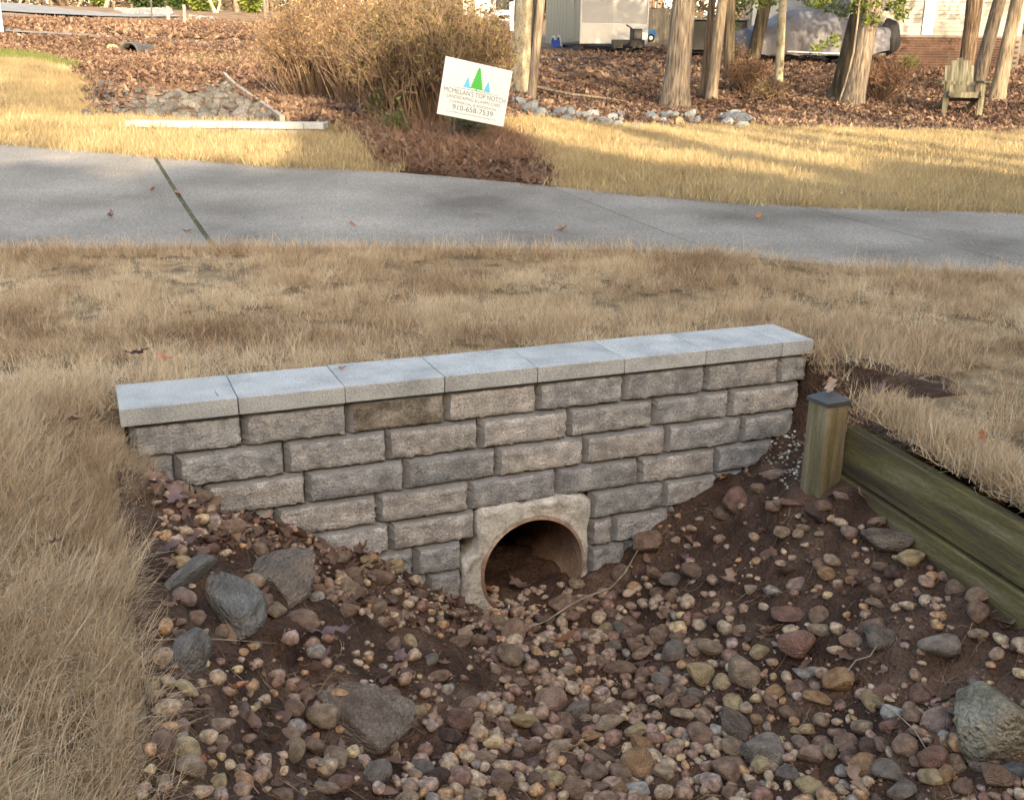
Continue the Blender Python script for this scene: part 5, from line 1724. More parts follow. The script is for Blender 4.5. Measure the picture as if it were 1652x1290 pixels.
m_road = mat('grey_road', [(.13, .134, .14), (.16, .164, .17), (.19, .193, .197)], scale=2, bump=.2, fine=(40, .1))
m_drive2 = mat('pale_gravel_drive', [(.12, .105, .09), (.17, .15, .13), (.22, .2, .18)], scale=3, bump=.4, fine=(30, .2))
ribbon('neighbour_driveway', [(-40, 44), (0, 47), (100, 53), (200, 61), (300, 68), (380, 73), (470, 78)], [(-40, 49), (0, 52), (100, 58), (200, 66.5), (300, 73), (380, 78), (470, 82)], m_drive2, .03)
ribbon('road', [(-60, 4), (0, 6), (40, 8), (110, 17), (180, 23), (290, 26.5)], [(-60, 17), (0, 20), (55, 23.5), (160, 28), (220, 29.5), (290, 29)], m_road, .05)
pth = ribbon('garden_path', [(880, 93), (930, 92.5), (960, 92.5)], [(880, 97), (930, 96), (960, 94)], m_drive2, .03)

# pale stones beyond the road edge
mb = MB()
bb = RSH[0]; v = np.empty(len(bb.vertices) * 3); bb.vertices.foreach_get('co', v); v = v.reshape(-1, 3); f = [tuple(q.vertices) for q in bb.polygons]
PS = np.array([(190, 16), (270, 13), (278, 24), (200, 24)], float)
for k in range(110):
    px, py = try_px(PS); p = on_ground(px, py); R = random.uniform(.08, .2)
    mb.add(v * np.array([R, R, R * .6]) + p, f)
for k in range(70):
    px, py = try_px(np.array([(400, 44), (310, 20), (300, 34), (360, 44)], float)); p = on_ground(px, py); R = random.uniform(.05, .12)
    mb.add(v * np.array([R, R, R * .6]) + p, f)
tag(mb.build('pale_stones', mat('pale_riprap', [(.10, .10, .10), (.16, .16, .165), (.24, .24, .24)], scale=2)), kind='stuff')

# small roadside posts
m_wood = mat('grey_post_wood', [(.14, .12, .10), (.24, .21, .18), (.33, .3, .26)], scale=8, stretch=(4, 4, .5), bump=.4)
for px, y0, y1, w, lb, mm in [(272, 15, 37, 5, 'short grey roadside post, left of a pair', m_wood), (299, 13, 42, 4, 'pale slim roadside post, right of a pair', m_wood), (246, -30, 35, 2, 'thin dark metal sign post by the far road', plain('dark_post', (.03, .035, .03))), (825, 10, 50, 5, 'white post beside the grey brown bush', m_white), (1, 8, 53, 9, 'white post cut by the left edge of the view', m_white)]:
    p = on_ground(px, y1); D = dist_of(p); h = (y1 - y0) * D / FPX; s = w * D / FPX
    mb = MB().box((0, 0, h / 2 - .1), (s, s, h + .2))
    mb.box((0, 0, h + .01), (s * 1.12, s * 1.12, .03))
    tag(mb.build('roadside_post', mm, loc=tuple(p)), lb, 'post')

# ------------------------------------------------------------------ edging stones of the leaf bed
m_blue = mat('blue_grey_garden_stone', [(.07, .08, .088), (.15, .168, .178), (.23, .25, .256), (.33, .34, .33)], scale=7, bump=.7, bscale=40, bdist=.01, fine=(70, .2), rnd=.22)
GSH = [stone_mesh('garden_stone', 800 + i, 3, 9, .15) for i in range(9)]
for me in GSH: me.materials.append(m_blue)
GL = """70,95,45,25;135,140,55,45;205,170,40,35;270,185,30,14;325,165,50,25;395,170,30,40;375,205,45,25;460,185,40,28;535,180,40,30;520,215,25,25;605,225,50,35;660,195,35,25;715,175,30,20;700,240,40,22;715,210,20,20;810,255,50,15;830,240,25,12;900,185,40,22;930,195,25,20;985,185,28,28;1020,175,25,22;1060,180,22,22;985,215,25,18;1085,225,32,28;985,240,30,15;1140,185,55,26;1165,225,25,20;1200,215,20,28;1380,195,40,30;1430,175,45,28;1460,205,70,40;1485,245,45,28;1385,225,45,30;1540,215,28,16;1385,265,30,12;1345,190,18,20"""
for i, e in enumerate(GL.split(';')):
    x, y, w, h = [float(q) for q in e.split(',')]
    px, py = 820 + x / 3.933, 140 + y / 3.933
    w /= 3.933; h /= 3.933
    p = on_ground(px, py + h * .8); D = dist_of(p); R = w * D / FPX * 1.05; T = h * D / FPX * 1.05
    me = GSH[i % 9]
    if i == 23: me = me.copy(); me.materials.clear(); me.materials.append(STM['ye'])
    o = obj('garden_stone', me, loc=(p[0], p[1], p[2] + T * .75), rot=(random.gauss(0, .2), random.gauss(0, .2), YAW + random.gauss(0, .3)), scl=(R, R * .8, T))
    where = 'at the left end by the sign' if i < 4 else ('left in the row' if i < 10 else ('mid row' if i < 17 else ('below the thick trunk' if i < 28 else 'in the right end heap')))
    col_ = 'yellowish' if i == 23 else 'blue grey'
    tag(o, '%s %s %s garden stone %s' % ('big' if w > 11 else ('middling' if w > 7 else 'small'), 'flat' if w > 1.6 * h else ('upright' if h > w else 'chunky'), col_, where), 'stone', 'stones edging the leaf bed')

# fallen vine across the leaf bed
pp = [on_ground(*q) + np.array([0, 0, .10]) for q in [(826, 128), (845, 140), (868, 152), (895, 158), (922, 163), (965, 168), (1008, 174)]]
tag(MB().tube(pp, [.035, .035, .03, .028, .025, .02, .012], 7).build('fallen_branch', m_bark_tan, smooth=True), 'long thin fallen branch lying on the leaf bed behind the stones', 'branch')

# ------------------------------------------------------------------ white cargo trailer
tp0 = at_D(935, 71, 32.0); tp1 = at_D(1044, 74, 32.35)
fz = (tp1 - tp0); fz[2] = 0; TWD = np.linalg.norm(fz); fx_ = fz / TWD
ty_ = np.array([-fx_[1], fx_[0], 0])
if ty_ @ FWD < 0: ty_ = -ty_
trl = empty('cargo_trailer', (tp0[0], tp0[1], tp0[2]), math.atan2(fx_[1], fx_[0]), 'white enclosed cargo trailer parked under the trees', 'trailer')
TL, TH = 4.9, 2.1
m_tr = plain('white_trailer_skin', (.30, .305, .312), rough=.35, var=.04, scale=1)
m_tr_side = plain('ivory_trailer_side', (.23, .22, .17), rough=.4, var=.05)
m_alu = plain('brushed_metal', (.44, .445, .45), rough=.4, metal=.2)
m_blk = plain('black_metal', (.02, .02, .022), rough=.5)
m_rub = plain('tyre_rubber', (.025, .025, .025), rough=.8)
obj('body', box_mesh('body', (TWD, TL, TH), .05, (TWD / 2, TL / 2, TH / 2)), m_tr, trl)
for k in range(11):
    obj('side_panel', box_mesh('side_panel', (.022, TL / 11 - .03, TH - .12), .006, (-.008, TL / 11 * (k + .5), TH / 2)), m_tr_side, trl)
obj('stone_guard', box_mesh('stone_guard', (TWD - .03, .02, .56), .004, (TWD / 2, -.009, .29)), m_alu, trl)
obj('corner_trim', box_mesh('corner_trim', (.05, .05, TH), .01, (.02, -.002, TH / 2)), m_alu, trl)
obj('corner_trim', box_mesh('corner_trim', (.05, .05, TH), .01, (TWD - .02, -.002, TH / 2)), m_alu, trl)
dr_ = obj('side_door', box_mesh('side_door', (.03, .85, 1.75), .006, (-.014, 1.0, 1.02)), m_tr_side, trl)
obj('door_bar', MB().tube([(-.05, .75, 1.0), (-.05, .75, 2.0)], .02, 6).build('door_bar', m_alu).data, None, dr_)
bpy.data.objects.remove(bpy.data.objects['door_bar'])
wl = []
for k, y in enumerate((2.75, 3.55)):
    w = empty('wheel', (0, 0, 0)); bpy.data.objects.remove(w)
    mb = MB().tube([(-.04, y, -.12), (.18, y, -.12)], [.34, .34], 20)
    ty = mb.build('wheel', m_rub, trl)
    MB().tube([(-.055, y, -.12), (-.03, y, -.12)], [.17, .2], 16).build('rim', m_alu, ty)
    V = []; F = []
    for i in range(13):
        a = math.pi * i / 12
        for rr_, xx in ((.37, -.05), (.41, -.05), (.41, .02), (.37, .02)): V.append((xx, y + rr_ * math.cos(a), -.12 + rr_ * math.sin(a)))
    for i in range(12):
        for j in range(4): F.append((i * 4 + j, i * 4 + (j + 1) % 4, i * 4 + 4 + (j + 1) % 4, i * 4 + 4 + j))
    obj('fender', mesh_arr('fender', V, F), m_alu, trl)
mb = MB()
mb.tube([(.2, .1, -.06), (TWD * .58, -1.25, -.06)], .05, 6).tube([(TWD - .2, .1, -.06), (TWD * .58, -1.25, -.06)], .05, 6)
mb.box((TWD * .58, -.95, .0), (.9, .25, .22))
mb.box((TWD * .58, -1.3, -.03), (.12, .3, .1))
mb.build('tongue', m_blk, trl)
mb = MB().tube([(TWD * .60, -1.1, -.62), (TWD * .60, -1.1, .42)], .04, 8).tube([(TWD * .60, -1.1, .42), (TWD * .60 - .15, -1.1, .5)], .02, 6).box((TWD * .60, -1.1, -.60), (.2, .2, .04))
mb.build('tongue_jack', m_blk, trl)
obj('battery_box', box_mesh('battery_box', (.26, .2, .3), .02, (TWD * .72, -.85, .26)), m_blk, trl)
obj('jack_block', box_mesh('jack_block', (.5, .3, .35), .01, (TWD * .66, -1.0, -.42)), m_blk, trl)
obj('marker_lamp', box_mesh('marker_lamp', (.12, .03, .06), .008, (TWD * .82, -.03, .27)), plain('amber_lamp', (.2, .12, .05), rough=.3), trl)
obj('chassis', box_mesh('chassis', (TWD - .2, TL - .3, .14), 0, (TWD / 2, TL / 2, -.075)), m_blk, trl)
ck = on_ground(903, 82); cw = np.array(tp0) + ty_ * 2.1 - fx_ * .25
V = [(-.12, -.2, 0), (.12, -.2, 0), (.12, .2, 0), (-.12, .2, 0), (-.12, .12, .22), (.12, .12, .22)]
tag(obj('wheel_chock', mesh_arr('wheel_chock', V, [(0, 3, 2, 1), (0, 1, 5, 4), (1, 2, 5), (0, 4, 3), (2, 3, 4, 5)]), plain('blue_plastic', (.02, .05, .22)), loc=(cw[0], cw[1], gz1(cw[0], cw[1])), rot=(0, 0, trl.rotation_euler[2])), 'blue wheel chock by the white trailer wheels', 'chock')

# wooden privacy fence right of the trailer
fa_, fb_ = at_D(1012, 68, 40.0), at_D(1105, 68, 39.0)
fd = fb_ - fa_; fL = np.linalg.norm(fd[:2]); fn = empty('wooden_fence', fa_, math.atan2(fd[1], fd[0]), 'tan wooden privacy fence seen between the trailer and the thickest trunk', 'fence')
m_fence = mat('tan_fence_wood', [(.14, .115, .078), (.21, .175, .12), (.28, .24, .175)], scale=5, stretch=(6, 6, .5), bump=.4, rnd=.15)
pk = box_mesh('picket', (.132, .02, 1.25), .004, (0, 0, .5))
for k in range(int(fL / .14)):
    obj('picket', pk, m_fence if k == 0 else None, fn, (k * .14 + .07, 0, random.gauss(0, .012)), (0, random.gauss(0, .006), 0))
obj('rail', box_mesh('rail', (fL, .04, .09), 0, (fL / 2, .032, .3)), m_fence, fn); obj('rail', box_mesh('rail', (fL, .04, .09), 0, (fL / 2, .032, .9)), m_fence, fn)

# low blue cart half hidden behind the trailer
bp_ = at_D(1049, 66, 37.5)
m_bl = plain('blue_paint', (.06, .2, .42), rough=.35)
cart = empty('garden_cart', bp_, math.atan2(RGT[1], RGT[0]), 'low blue wheeled cart peeping out behind the white trailer', 'cart')
V = [(-.7, -.25, .1), (.2, -.25, .1), (.2, .25, .1), (-.7, .25, .1), (-.75, -.3, .34), (.1, -.3, .36), (.1, .3, .36), (-.75, .3, .34)]
obj('tub', mesh_arr('tub', V, [(0, 3, 2, 1), (0, 1, 5, 4), (1, 2, 6, 5), (2, 3, 7, 6), (3, 0, 4, 7), (4, 5, 6, 7)]), m_bl, cart)
for y in (-.3, .3):
    w = MB().tube([(-.02, y - .03, .08), (-.02, y + .03, .08)], .13, 14).build('wheel', m_rub, cart)
    MB().tube([(-.02, y - .036, .08), (-.02, y + .036, .08)], .07, 10).build('rim', m_white, w)

# ------------------------------------------------------------------ black cargo trailer behind the trunks
bk_ = at_D(1155, 98, 29.3)
bt = empty('utility_trailer', bk_, math.atan2(RGT[1], RGT[0]), 'black utility trailer standing behind the tan and dark trunks', 'trailer')
obj('box', box_mesh('box', (1.55, 2.4, .74), .02, (0, 1.2, .62)), m_blk, bt)
obj('top_rail', box_mesh('top_rail', (1.62, 2.46, .05), .01, (0, 1.2, 1.03)), plain('grey_rail', (.16, .16, .16), metal=.5, rough=.4), bt)
for x in (-.82, .82):
    w = MB().tube([(x - .08, 1.3, .28), (x + .08, 1.3, .28)], .29, 18).build('wheel', m_rub, bt)
    MB().tube([(x - .09, 1.3, .28), (x + .09, 1.3, .28)], .13, 12).build('rim', m_alu, w)
obj('drawbar', MB().tube([(0, 0, .3), (0, -.9, .28)], .04, 6).build('drawbar', m_blk, bt).data, None, bt)
bpy.data.objects.remove(bpy.data.objects['drawbar'])

# ------------------------------------------------------------------ boat under a tarp
bo = at_D(1316, 96, 28.6)
boat = empty('covered_boat', bo, math.atan2(RGT[1], RGT[0]), 'boat under a wrinkled grey tarp in front of the white garage door', 'boat')
ppm = 28.6 / FPX
PR_ = [(1186, 52), (1200, 50), (1216, 49), (1235, 46), (1252, 36), (1268, 27), (1295, 22), (1323, 20), (1350, 22), (1366, 27), (1385, 36), (1405, 44), (1425, 46), (1441, 47)]
pxs = np.array([p[0] for p in PR_], float); pys = np.array([p[1] for p in PR_], float)
us = np.linspace(1186, 1441, 70)
V = []; F = []; na_ = 22
for i, px in enumerate(us):
    top = np.interp(px, pxs, pys)
    e = min((px - 1183) / 50.0, (1446 - px) / 40.0, 1.0); hw = .95 * max(e, .12) ** .5
    zt2 = (96 - top) * ppm; zb2 = (96 - (90 - 10 * max(0, (px - 1390) / 51))) * ppm
    for j in range(na_):
        t = j / (na_ - 1); a = math.pi * t
        y = -math.cos(a) * hw
        s = math.sin(a)
        zz = zb2 + (zt2 - zb2) * (s ** .55)
        wr = .05 * fbm(i * .22 + 3, a * 1.6, 0, 3) * (1.2 - s) + .022 * math.sin(px * .16 + a * 3 + 2 * fbm(i * .1, a, 5, 2))
        V.append(((px - 1316) * ppm, 1.0 + y * (1 + wr), zz + wr * .5))
for i in range(len(us) - 1):
    for j in range(na_ - 1):
        F.append((i * na_ + j, i * na_ + j + 1, (i + 1) * na_ + j + 1, (i + 1) * na_ + j))
F += [tuple(range(na_)), tuple((len(us) - 1) * na_ + j for j in range(na_ - 1, -1, -1))]
m_tarp = mat('grey_tarp', [(.07, .07, .082), (.105, .105, .122), (.15, .15, .17)], scale=2, bump=.5, bscale=5, bdist=.05, rough=.55)
obj('tarp', mesh_arr('tarp', V, F, True), m_tarp, boat)
mb = MB().box((0, 1.0, .16), (4.1, .08, .1)).box((0, .5, .14), (3.9, .07, .08)).box((0, 1.5, .14), (3.9, .07, .08)).box((-2.5, 1.0, .2), (1.0, .08, .08))
mb.build('boat_trailer_frame', m_blk, boat)
for x in (.9,):
    for y in (.35, 1.65):
        w = MB().tube([(x, y - .08, .27), (x, y + .08, .27)], .27, 18).build('wheel', m_rub, boat)
        MB().tube([(x, y - .085, .27), (x, y + .085, .27)], .13, 12).build('rim', m_alu, w)
obj('strap', mesh_arr('strap', [(-.75, .0, .17), (.9, -.02, .13), (.9, -.02, .15), (-.75, .0, .20)], [(0, 1, 2, 3)]), m_white, boat)
me = stone_mesh('engine_cover', 55, 3, 6, .2); 
obj('engine_cover', me, plain('black_cloth', (.012, .012, .014), rough=.8), boat, ((1446 - 1316) * ppm, 1.0, .56), (0, .15, 0), (.36, .4, .50))
obj('engine_leg', box_mesh('engine_leg', (.18, .14, .5), .03, ((1444 - 1316) * ppm, 1.0, .25)), m_blk, boat)

# ------------------------------------------------------------------ house and garage
HD = 30.0
hb_ = at_D(1490, 108, HD)
hs = empty('house', hb_, math.atan2(RGT[1], RGT[0]), 'beige sided house with brick foundation and white garage door at upper right', 'house')
k_ = HD / FPX
X = lambda px: (px - 1490) * k_
Zp = lambda py: (108 - py) * k_
x0, x1 = X(1368), X(1634)
zb3 = Zp(62)
m_sid = mat('beige_vinyl_siding', [(.19, .182, .168), (.215, .205, .19), (.24, .23, .21)], scale=1.5, rough=.5, bump=.05)
m_trim = plain('white_trim', (.5, .51, .53), rough=.45, var=.04)
obj('wall', box_mesh('wall', (x1 - x0, 6.0, 3.6), 0, ((x0 + x1) / 2, 3.06, 1.4)), m_sid, hs)
lap = mesh_arr('siding_board', [(x0, -.002, 0), (x1, -.002, 0), (x1, -.022, 0), (x0, -.022, 0), (x0, -.002, .108), (x1, -.002, .108)], [(0, 1, 2, 3), (3, 2, 5, 4), (0, 3, 4), (1, 5, 2)])
for i in range(24):
    obj('siding_board', lap, m_sid if i == 0 else None, hs, (0, .055, zb3 + i * .106))
obj('corner_board', box_mesh('corner_board', (.30, .06, 2.9), .008, (X(1489), .02, zb3 + 1.45)), m_trim, hs)
m_brick = mat('red_brown_brick', [(.035, .018, .014), (.065, .032, .024), (.10, .055, .042)], scale=5, bump=.3, rough=.9, fine=(18, .35))
mb = MB()
rr_ = 0; z = -.25
while z < zb3 - .06:
    x = x0 + (.11 if rr_ % 2 else 0)
    while x < x1 - .2:
        mb.box((x + .105, .03, z + .029), (.206, .06, .057)); x += .217
    z += .068; rr_ += 1
bk2 = mb.build('brick_courses', m_brick, hs); bk2['kind'] = 'stuff'
obj('mortar_bed', box_mesh('mortar_bed', (x1 - x0, .05, zb3 + .28), 0, ((x0 + x1) / 2, .036, (zb3 - .28) / 2)), plain('grey_mortar', (.11, .10, .09)), hs)
# garage to the left, set back
gx0, gx1 = X(1211), X(1372)
gy = 3.2
kk = (HD + gy) / HD
gx0 *= 1; gz0 = -.05
G0 = at_D(1211, 96, HD + gy); G1 = at_D(1388, 96, HD + gy)
gl0 = (G0 - hb_) @ RGT; gl1 = (G1 - hb_) @ RGT
obj('garage_wall', box_mesh('garage_wall', (gl1 - gl0 + .3, .2, 3.4), 0, ((gl0 + gl1) / 2 - .1, gy + .16, 1.5)), m_sid, hs)
gd = obj('garage_door', box_mesh('garage_door', (gl1 - gl0 - .3, .05, 2.25), 0, ((gl0 + gl1) / 2, gy + .03, 1.2)), m_trim, hs)
wdt = (gl1 - gl0 - .3)
pn = box_mesh('door_panel', (wdt / 6 - .09, .03, .40), .01); gw = box_mesh('door_window', (wdt / 6 - .13, .012, .34), 0)
m_glass = plain('dark_window_glass', (.02, .025, .03), rough=.08, spec=.6)
for r4 in range(4):
    for c6 in range(6):
        xx = gl0 + .15 + wdt / 6 * (c6 + .5); zz = .08 + .56 * r4 + .28
        if r4 == 3: obj('door_window', gw, m_glass if not gw.materials else None, gd, (xx, gy - .002, zz))
        else: obj('door_panel', pn, m_trim if not pn.materials else None, gd, (xx, gy + .004, zz))
obj('door_frame', box_mesh('door_frame', (.16, .1, 2.6), .01, (gl0 + .02, gy + .0, 1.25)), m_trim, hs); obj('door_frame', box_mesh('door_frame', (.16, .1, 2.6), .01, (gl1 - .02, gy + .0, 1.25)), m_trim, hs)
# roof well above the view
rz_ = 3.3
mr = MB()
mr.add([(x0 - .4, -.5, rz_), (x1 + .4, -.5, rz_), (x1 + .4, 3.2, rz_ + 1.6), (x0 - .4, 3.2, rz_ + 1.6), (x0 - .4, 6.6, rz_), (x1 + .4, 6.6, rz_)], [(0, 1, 2, 3), (3, 2, 5, 4), (0, 3, 4), (1, 5, 2), (0, 4, 5, 1)])
mr.build('roof', plain('grey_shingles', (.09, .085, .08), rough=.9), hs)

# ------------------------------------------------------------------ wooden garden chair
cb_ = on_ground(1544, 184); D = dist_of(cb_); s_ = 84 * D / FPX / .95
ch = empty('garden_chair', cb_, math.atan2(RGT[1], RGT[0]) - rad(10), 'weathered wooden slat garden chair standing in the leaves at right', 'chair')
m_chair = mat('lichen_grey_wood', [(.06, .055, .036), (.15, .14, .095), (.26, .245, .18)], scale=5, stretch=(5, 5, .6), bump=.5, rnd=.15)


def rotx(a): return np.array([[1, 0, 0], [0, math.cos(a), -math.sin(a)], [0, math.sin(a), math.cos(a)]])


SC = s_
for i in range(5):
    w = .092; x = (i - 2) * .098
    hgt = .72 - .045 * abs(i - 2) ** 1.6
    mb = MB().box((x, 0, hgt / 2), (w, .02, hgt))
    o = mb.build('back_slat', m_chair, ch)
    o.scale = (SC,) * 3; o.location = (0, .12 * SC, .26 * SC); o.rotation_euler = (rad(-20), 0, 0)
for i in range(5):
    mb = MB().box((0, -.33 + i * .105, .355 - i * .03), (.52, .09, .022), rotx(rad(-14)))
    o = mb.build('seat_slat', m_chair, ch); o.scale = (SC,) * 3
for sx in (-1, 1):
    for nm, mbx in (('arm', MB().box((sx * .34, -.08, .55), (.13, .68, .024))), ('leg', MB().box((sx * .29, -.34, .27), (.09, .024, .54))), ('leg', MB().box((sx * .26, .02, .22), (.024, .95, .10), rotx(rad(-17)))), ('arm_bracket', MB().box((sx * .31, -.30, .46), (.024, .06, .14)))):
        o = mbx.build(nm, m_chair, ch); o.scale = (SC,) * 3
o = MB().box((0, -.37, .33), (.56, .022, .09)).build('front_apron', m_chair, ch); o.scale = (SC,) * 3
o = MB().box((0, .20, .52), (.66, .03, .06)).build('back_rail', m_chair, ch); o.scale = (SC,) * 3
# double hook behind it
hk = on_ground(1552, 160); D = dist_of(hk)
mb = MB()
pole = [at_D(x, y, D) - hk for x, y in [(1520, 146), (1535, 128), (1549, 108), (1550, 96)]]
mb.tube(pole, .012, 6)
for pl in ([(1550, 100), (1546, 94), (1538, 91.5), (1530, 93), (1526, 98), (1528, 100)], [(1550, 100), (1554, 95), (1561, 94), (1567, 97)]):
    mb.tube([at_D(x, y, D) - hk for x, y in pl], .009, 6)
tag(mb.build('plant_hook', plain('dark_iron', (.05, .045, .04), rough=.6), loc=tuple(hk)), 'thin dark double plant hook rising over the garden chair', 'plant hook')

# ------------------------------------------------------------------ hedges and woods far behind
for i, (px, py, w, h, D, mm, lb) in enumerate([(326, 16, 20, 22, 52, m_foliage_y, 'bright green bush beyond the leafy slope at upper left'), (406, 18, 17, 24, 52, m_foliage_y, 'second bright green bush close left of the big shrub'), (290, 12, 18, 20, 54, m_foliage, 'dark green bush beside the far roadside trees'), (240, 10, 30, 16, 56, m_foliage, 'dark evergreen bush behind the sign post'), (160, 6, 16, 14, 60, m_foliage_y, 'yellow green bush across the far road'), (900, 40, 9, 26, 40, m_foliage_y, 'yellow green bush behind the left side of the trailer'), (880, 10, 10, 24, 40, m_foliage, 'dark evergreen left of the trailer roof')]):
    B = at_D(px, py, D); q = np.random.default_rng(i).normal(size=(900, 3)); q /= np.linalg.norm(q, axis=1)[:, None]
    q *= (.55 + .5 * np.random.default_rng(i + 9).random(900))[:, None]
    root = empty('bush', B, 0, lb, 'bush')
    P = B + q * np.array([w, w, h]) * D / FPX + np.array([0, 0, h * .8 * D / FPX])
    foliage('foliage', P, .22, mm, root, i)
    MB().tube([(0, 0, -.2), (0, 0, h * D / FPX)], .05, 6).build('stem', m_bark_dark, root)

# a pale house far behind the shrub
fh = at_D(770, 60, 62.0)
fhs = empty('house', fh, math.atan2(RGT[1], RGT[0]), 'far pale house wall glimpsed above the right part of the shrub', 'house')
obj('wall', box_mesh('wall', (5.5, 6, 3.4), 0, (0, 3, 1.7)), plain('pale_siding', (.45, .45, .44), rough=.6), fhs)
mr = MB().add([(-3, -.4, 3.4), (3, -.4, 3.4), (3, 3, 5.2), (-3, 3, 5.2), (-3, 6.4, 3.4), (3, 6.4, 3.4)], [(0, 1, 2, 3), (3, 2, 5, 4), (0, 3, 4), (1, 5, 2), (0, 4, 5, 1)])
mr.build('roof', plain('dark_shingles', (.1, .095, .09), rough=.9), fhs)
for x in (-1.2, 1.4):
    w = obj('window', box_mesh('window', (.9, .06, 1.3), .01, (x, -.01, 2.0)), m_trim, fhs)
    obj('pane', box_mesh('pane', (.74, .05, 1.14), 0, (x, -.025, 2.0)), m_glass, w)

r = np.random.default_rng(77)
mb = MB(); mbd = MB()
for k in range(420):
    D = r.uniform(52, 105); px = r.uniform(-700, 2500)
    if D < 66 and (-50 < px < 430 or 880 < px < 1700): continue
    d = ray(px, 60); d = d / (d @ FWD); p = CAM + d * D
    z = gz1(p[0], p[1]); h = r.uniform(9, 17); w = r.uniform(.08, .24)
    lean = r.normal(0, .5, 2)
    (mb if r.random() < .6 else mbd).tube([(p[0], p[1], z - .3), (p[0] + lean[0] * .4, p[1] + lean[1] * .4, z + h * .5), (p[0] + lean[0], p[1] + lean[1], z + h)], [w, w * .75, w * .3], 6, False)
    for j in range(5):
        t = r.uniform(.25, .95); a = r.random() * 6.28; L = r.uniform(1, 2.5)
        q = np.array([p[0], p[1], z + h * t])
        mbd.tube([q, q + np.array([math.cos(a) * L, math.sin(a) * L, L * .8])], [w * .3, .02], 3, False)
tag(mb.build('far_woods', m_bark), kind='stuff')
tag(mbd.build('far_woods_dark', m_bark_red), kind='stuff')
# undergrowth of the far woods
P = []
for k in range(15000):
    D = r.uniform(56, 100); px = r.uniform(-600, 2400)
    d = ray(px, 60); d = d / (d @ FWD); p = CAM + d * D
    z = gz1(p[0], p[1])
    P.append((p[0], p[1], z + abs(r.normal(0, 1.1))))
V, F, bl = leaf_cards(np.array(P), .42, 5, .5)
me = mesh_arr('far_undergrowth', V, F); set_bl(me, bl)
m_under = blade_mat('far_brush', [(.035, .026, .017), (.075, .054, .033), (.11, .085, .048), (.09, .095, .04)], trans=.2)
tag(obj('far_undergrowth', me, m_under), kind='stuff')

# ------------------------------------------------------------------ trees behind the photographer, whose shade lies over the wall and ditch
m_ever = m_foliage


def cone_points(n, R, H, z0, seed, dense=1.0):
    r = np.random.default_rng(seed)
    t = r.random(n) ** .75
    z = z0 + (H - z0) * (1 - t)
    rad_ = R * np.minimum(t * 3.2, 1) ** .55 * np.sqrt(r.random(n)) * (.85 + .3 * r.random(n))
    a = r.random(n) * 6.283
    return np.column_stack([rad_ * np.cos(a), rad_ * np.sin(a), z])


def cedar(x, y, H, R, seed, label):
    g = gz1(x, y)
    root = empty('evergreen_tree', (x, y, g), 0, label, 'tree', 'evergreens behind the camera')
    MB().tube([(0, 0, -.2), (0, 0, H * .9)], [.16, .02], 8).build('trunk', m_bark_red, root)
    V, F, bl = leaf_cards(cone_points(5200, R, H, .3, seed), .34, seed, .6)
    me = mesh_arr('crown', V, F); set_bl(me, bl)
    o = obj('crown', me, m_ever, root); o['kind'] = 'stuff'
    return root


YT = -13.0
EDGE_X = [-13, -6, -3, -1, .6, 2, 3.4, 4.8, 6, 8, 13]
EDGE_Y = [7.6, 7.2, 6.9, 6.4, 6.2, 5.6, 4.8, 4.2, 4.0, 3.8, 3.2]
for i, x in enumerate(np.arange(-13, 13.1, 1.15)):
    ye = float(np.interp(x, EDGE_X, EDGE_Y)) + random.uniform(-.3, .3)
    H = (ye - YT) * math.tan(SUN_EL) + .6
    cedar(x - SUN_H[0] / SUN_H[1] * (ye - YT), YT + random.uniform(-.6, .6), H, 1.6, 500 + i, 'dense evergreen tree added behind the camera to close light gaps')


for i, x in enumerate(np.arange(-5.4, 4.0, 1.15)):  # second row, added to stop sunlight leaking through the first
    ye = float(np.interp(x, EDGE_X, EDGE_Y)) - .5
    cedar(x - SUN_H[0] / SUN_H[1] * (ye - YT) + .4, YT - 1.8, (ye - YT + 1.8) * math.tan(SUN_EL) + .3, 1.5, 540 + i, 'dense evergreen tree added behind the camera to close light gaps')
for x, y, z, R, sd in ((3.1, 5.72, 1.15, 1.3, 577), (2.75, 5.9, 1.0, 1.2, 580), (3.5, 6.2, .5, 1.0, 578), (2.0, 6.5, .45, .7, 579)):  # unseen trees added so the sign and far caps fall in shade
    ye = y + z / math.tan(SUN_EL)
    cedar(x - SUN_H[0] / SUN_H[1] * (y - YT), YT - .6, (ye - YT + .6) * math.tan(SUN_EL) + .9, R, sd, 'slim evergreen added behind the camera to shade the sign and second wall')


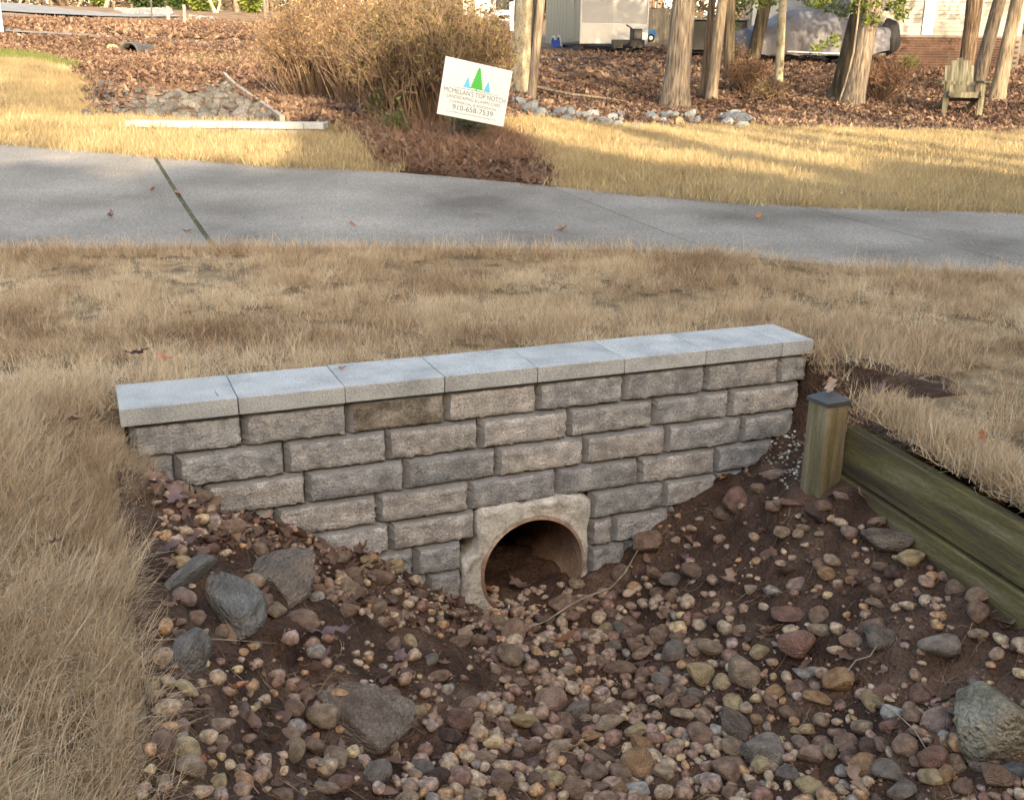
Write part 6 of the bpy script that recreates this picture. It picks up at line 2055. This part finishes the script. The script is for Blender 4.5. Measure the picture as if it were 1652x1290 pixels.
def pine(x, y, H, seed, n=420, spread=1.0):
    g = gz1(x, y); r = np.random.default_rng(seed)
    root = empty('pine_tree', (x, y, g), 0, 'tall bare trunked pine behind the camera', 'tree', 'pines behind the camera')
    MB().tube([(0, 0, -.2), (r.normal(0, .2), 0, H * .5), (r.normal(0, .3), 0, H)], [.24, .18, .05], 10).build('trunk', m_bark_red, root)
    mb = MB(); P = []
    for b_ in range(22):
        z = H * r.uniform(.5, 1); a = r.random() * 6.28; L = spread * r.uniform(1.0, 2.6) * (1.25 - z / H * .6)
        e = np.array([math.cos(a) * L, math.sin(a) * L, r.uniform(-.1, .5) * L])
        mb.tube([(0, 0, z), e * .5 + [0, 0, z], e + [0, 0, z]], [.05, .035, .012], 4, False)
        q = r.normal(0, .28, (n // 22, 3)) + e * r.uniform(.55, 1.05) + [0, 0, z]
        P.append(q)
    mb.build('limbs', m_bark_red, root)['kind'] = 'stuff'
    V, F, bl = leaf_cards(np.concatenate(P), .34, seed, .5)
    me = mesh_arr('crown', V, F); set_bl(me, bl)
    obj('crown', me, m_ever, root)['kind'] = 'stuff'


for i, (x, y, H) in enumerate([(-7, -21, 15), (-2.5, -24, 17), (12.5, -25, 18), (15.5, -21, 16), (19, -26, 18), (22, -20, 15)]):
    pine(x, y, H, 600 + i, 480)
for i, (x, y, H) in enumerate([(10, -18, 23), (14, -20, 25), (17.5, -18, 24), (21, -22, 26), (25, -20, 25)]):
    pine(x, y, H, 700 + i, 1100, 1.3)
for i, (x, y, H) in enumerate([(4.7, -11.5, 17), (6.9, -10.5, 18), (9.3, -12, 19)]):
    pine(x, y, H, 800 + i, 500)


def bare_tree(x, y, H, r0, seed):
    '''tall leafless tree beside the camera; only its long shadow reaches the view'''
    g = gz1(x, y); r = np.random.default_rng(seed)
    root = empty('bare_tree', (x, y, g), 0, 'tall leafless tree standing beside the view', 'tree', 'leafless trees beside the view')
    MB().tube([(0, 0, -.2), (r.normal(0, .1), 0, H * .5), (r.normal(0, .25), 0, H)], [r0, r0 * .8, r0 * .3], 12).build('trunk', m_bark, root, True)
    mb = MB()
    for k in range(16):
        z = H * r.uniform(.35, .98); a = r.random() * 6.28; L = r.uniform(.8, 2.2)
        e = np.array([math.cos(a) * L, math.sin(a) * L, L * r.uniform(.4, 1)])
        mb.tube([(0, 0, z), e * .5 + [0, 0, z], e + [0, 0, z]], [.06, .04, .012], 5, False)
    mb.build('limbs', m_bark, root)['kind'] = 'stuff'


for i, (x, y, H, r0) in enumerate([(4.95, -5.5, 13, .17), (6.5, -4.2, 14, .13), (7.9, -3.2, 13, .2), (9.6, -2.2, 14, .15), (11.2, -.6, 13, .2), (13.2, 1.6, 14, .17), (16.0, 4.0, 14, .2)]):
    bare_tree(x, y, H, r0, 900 + i)
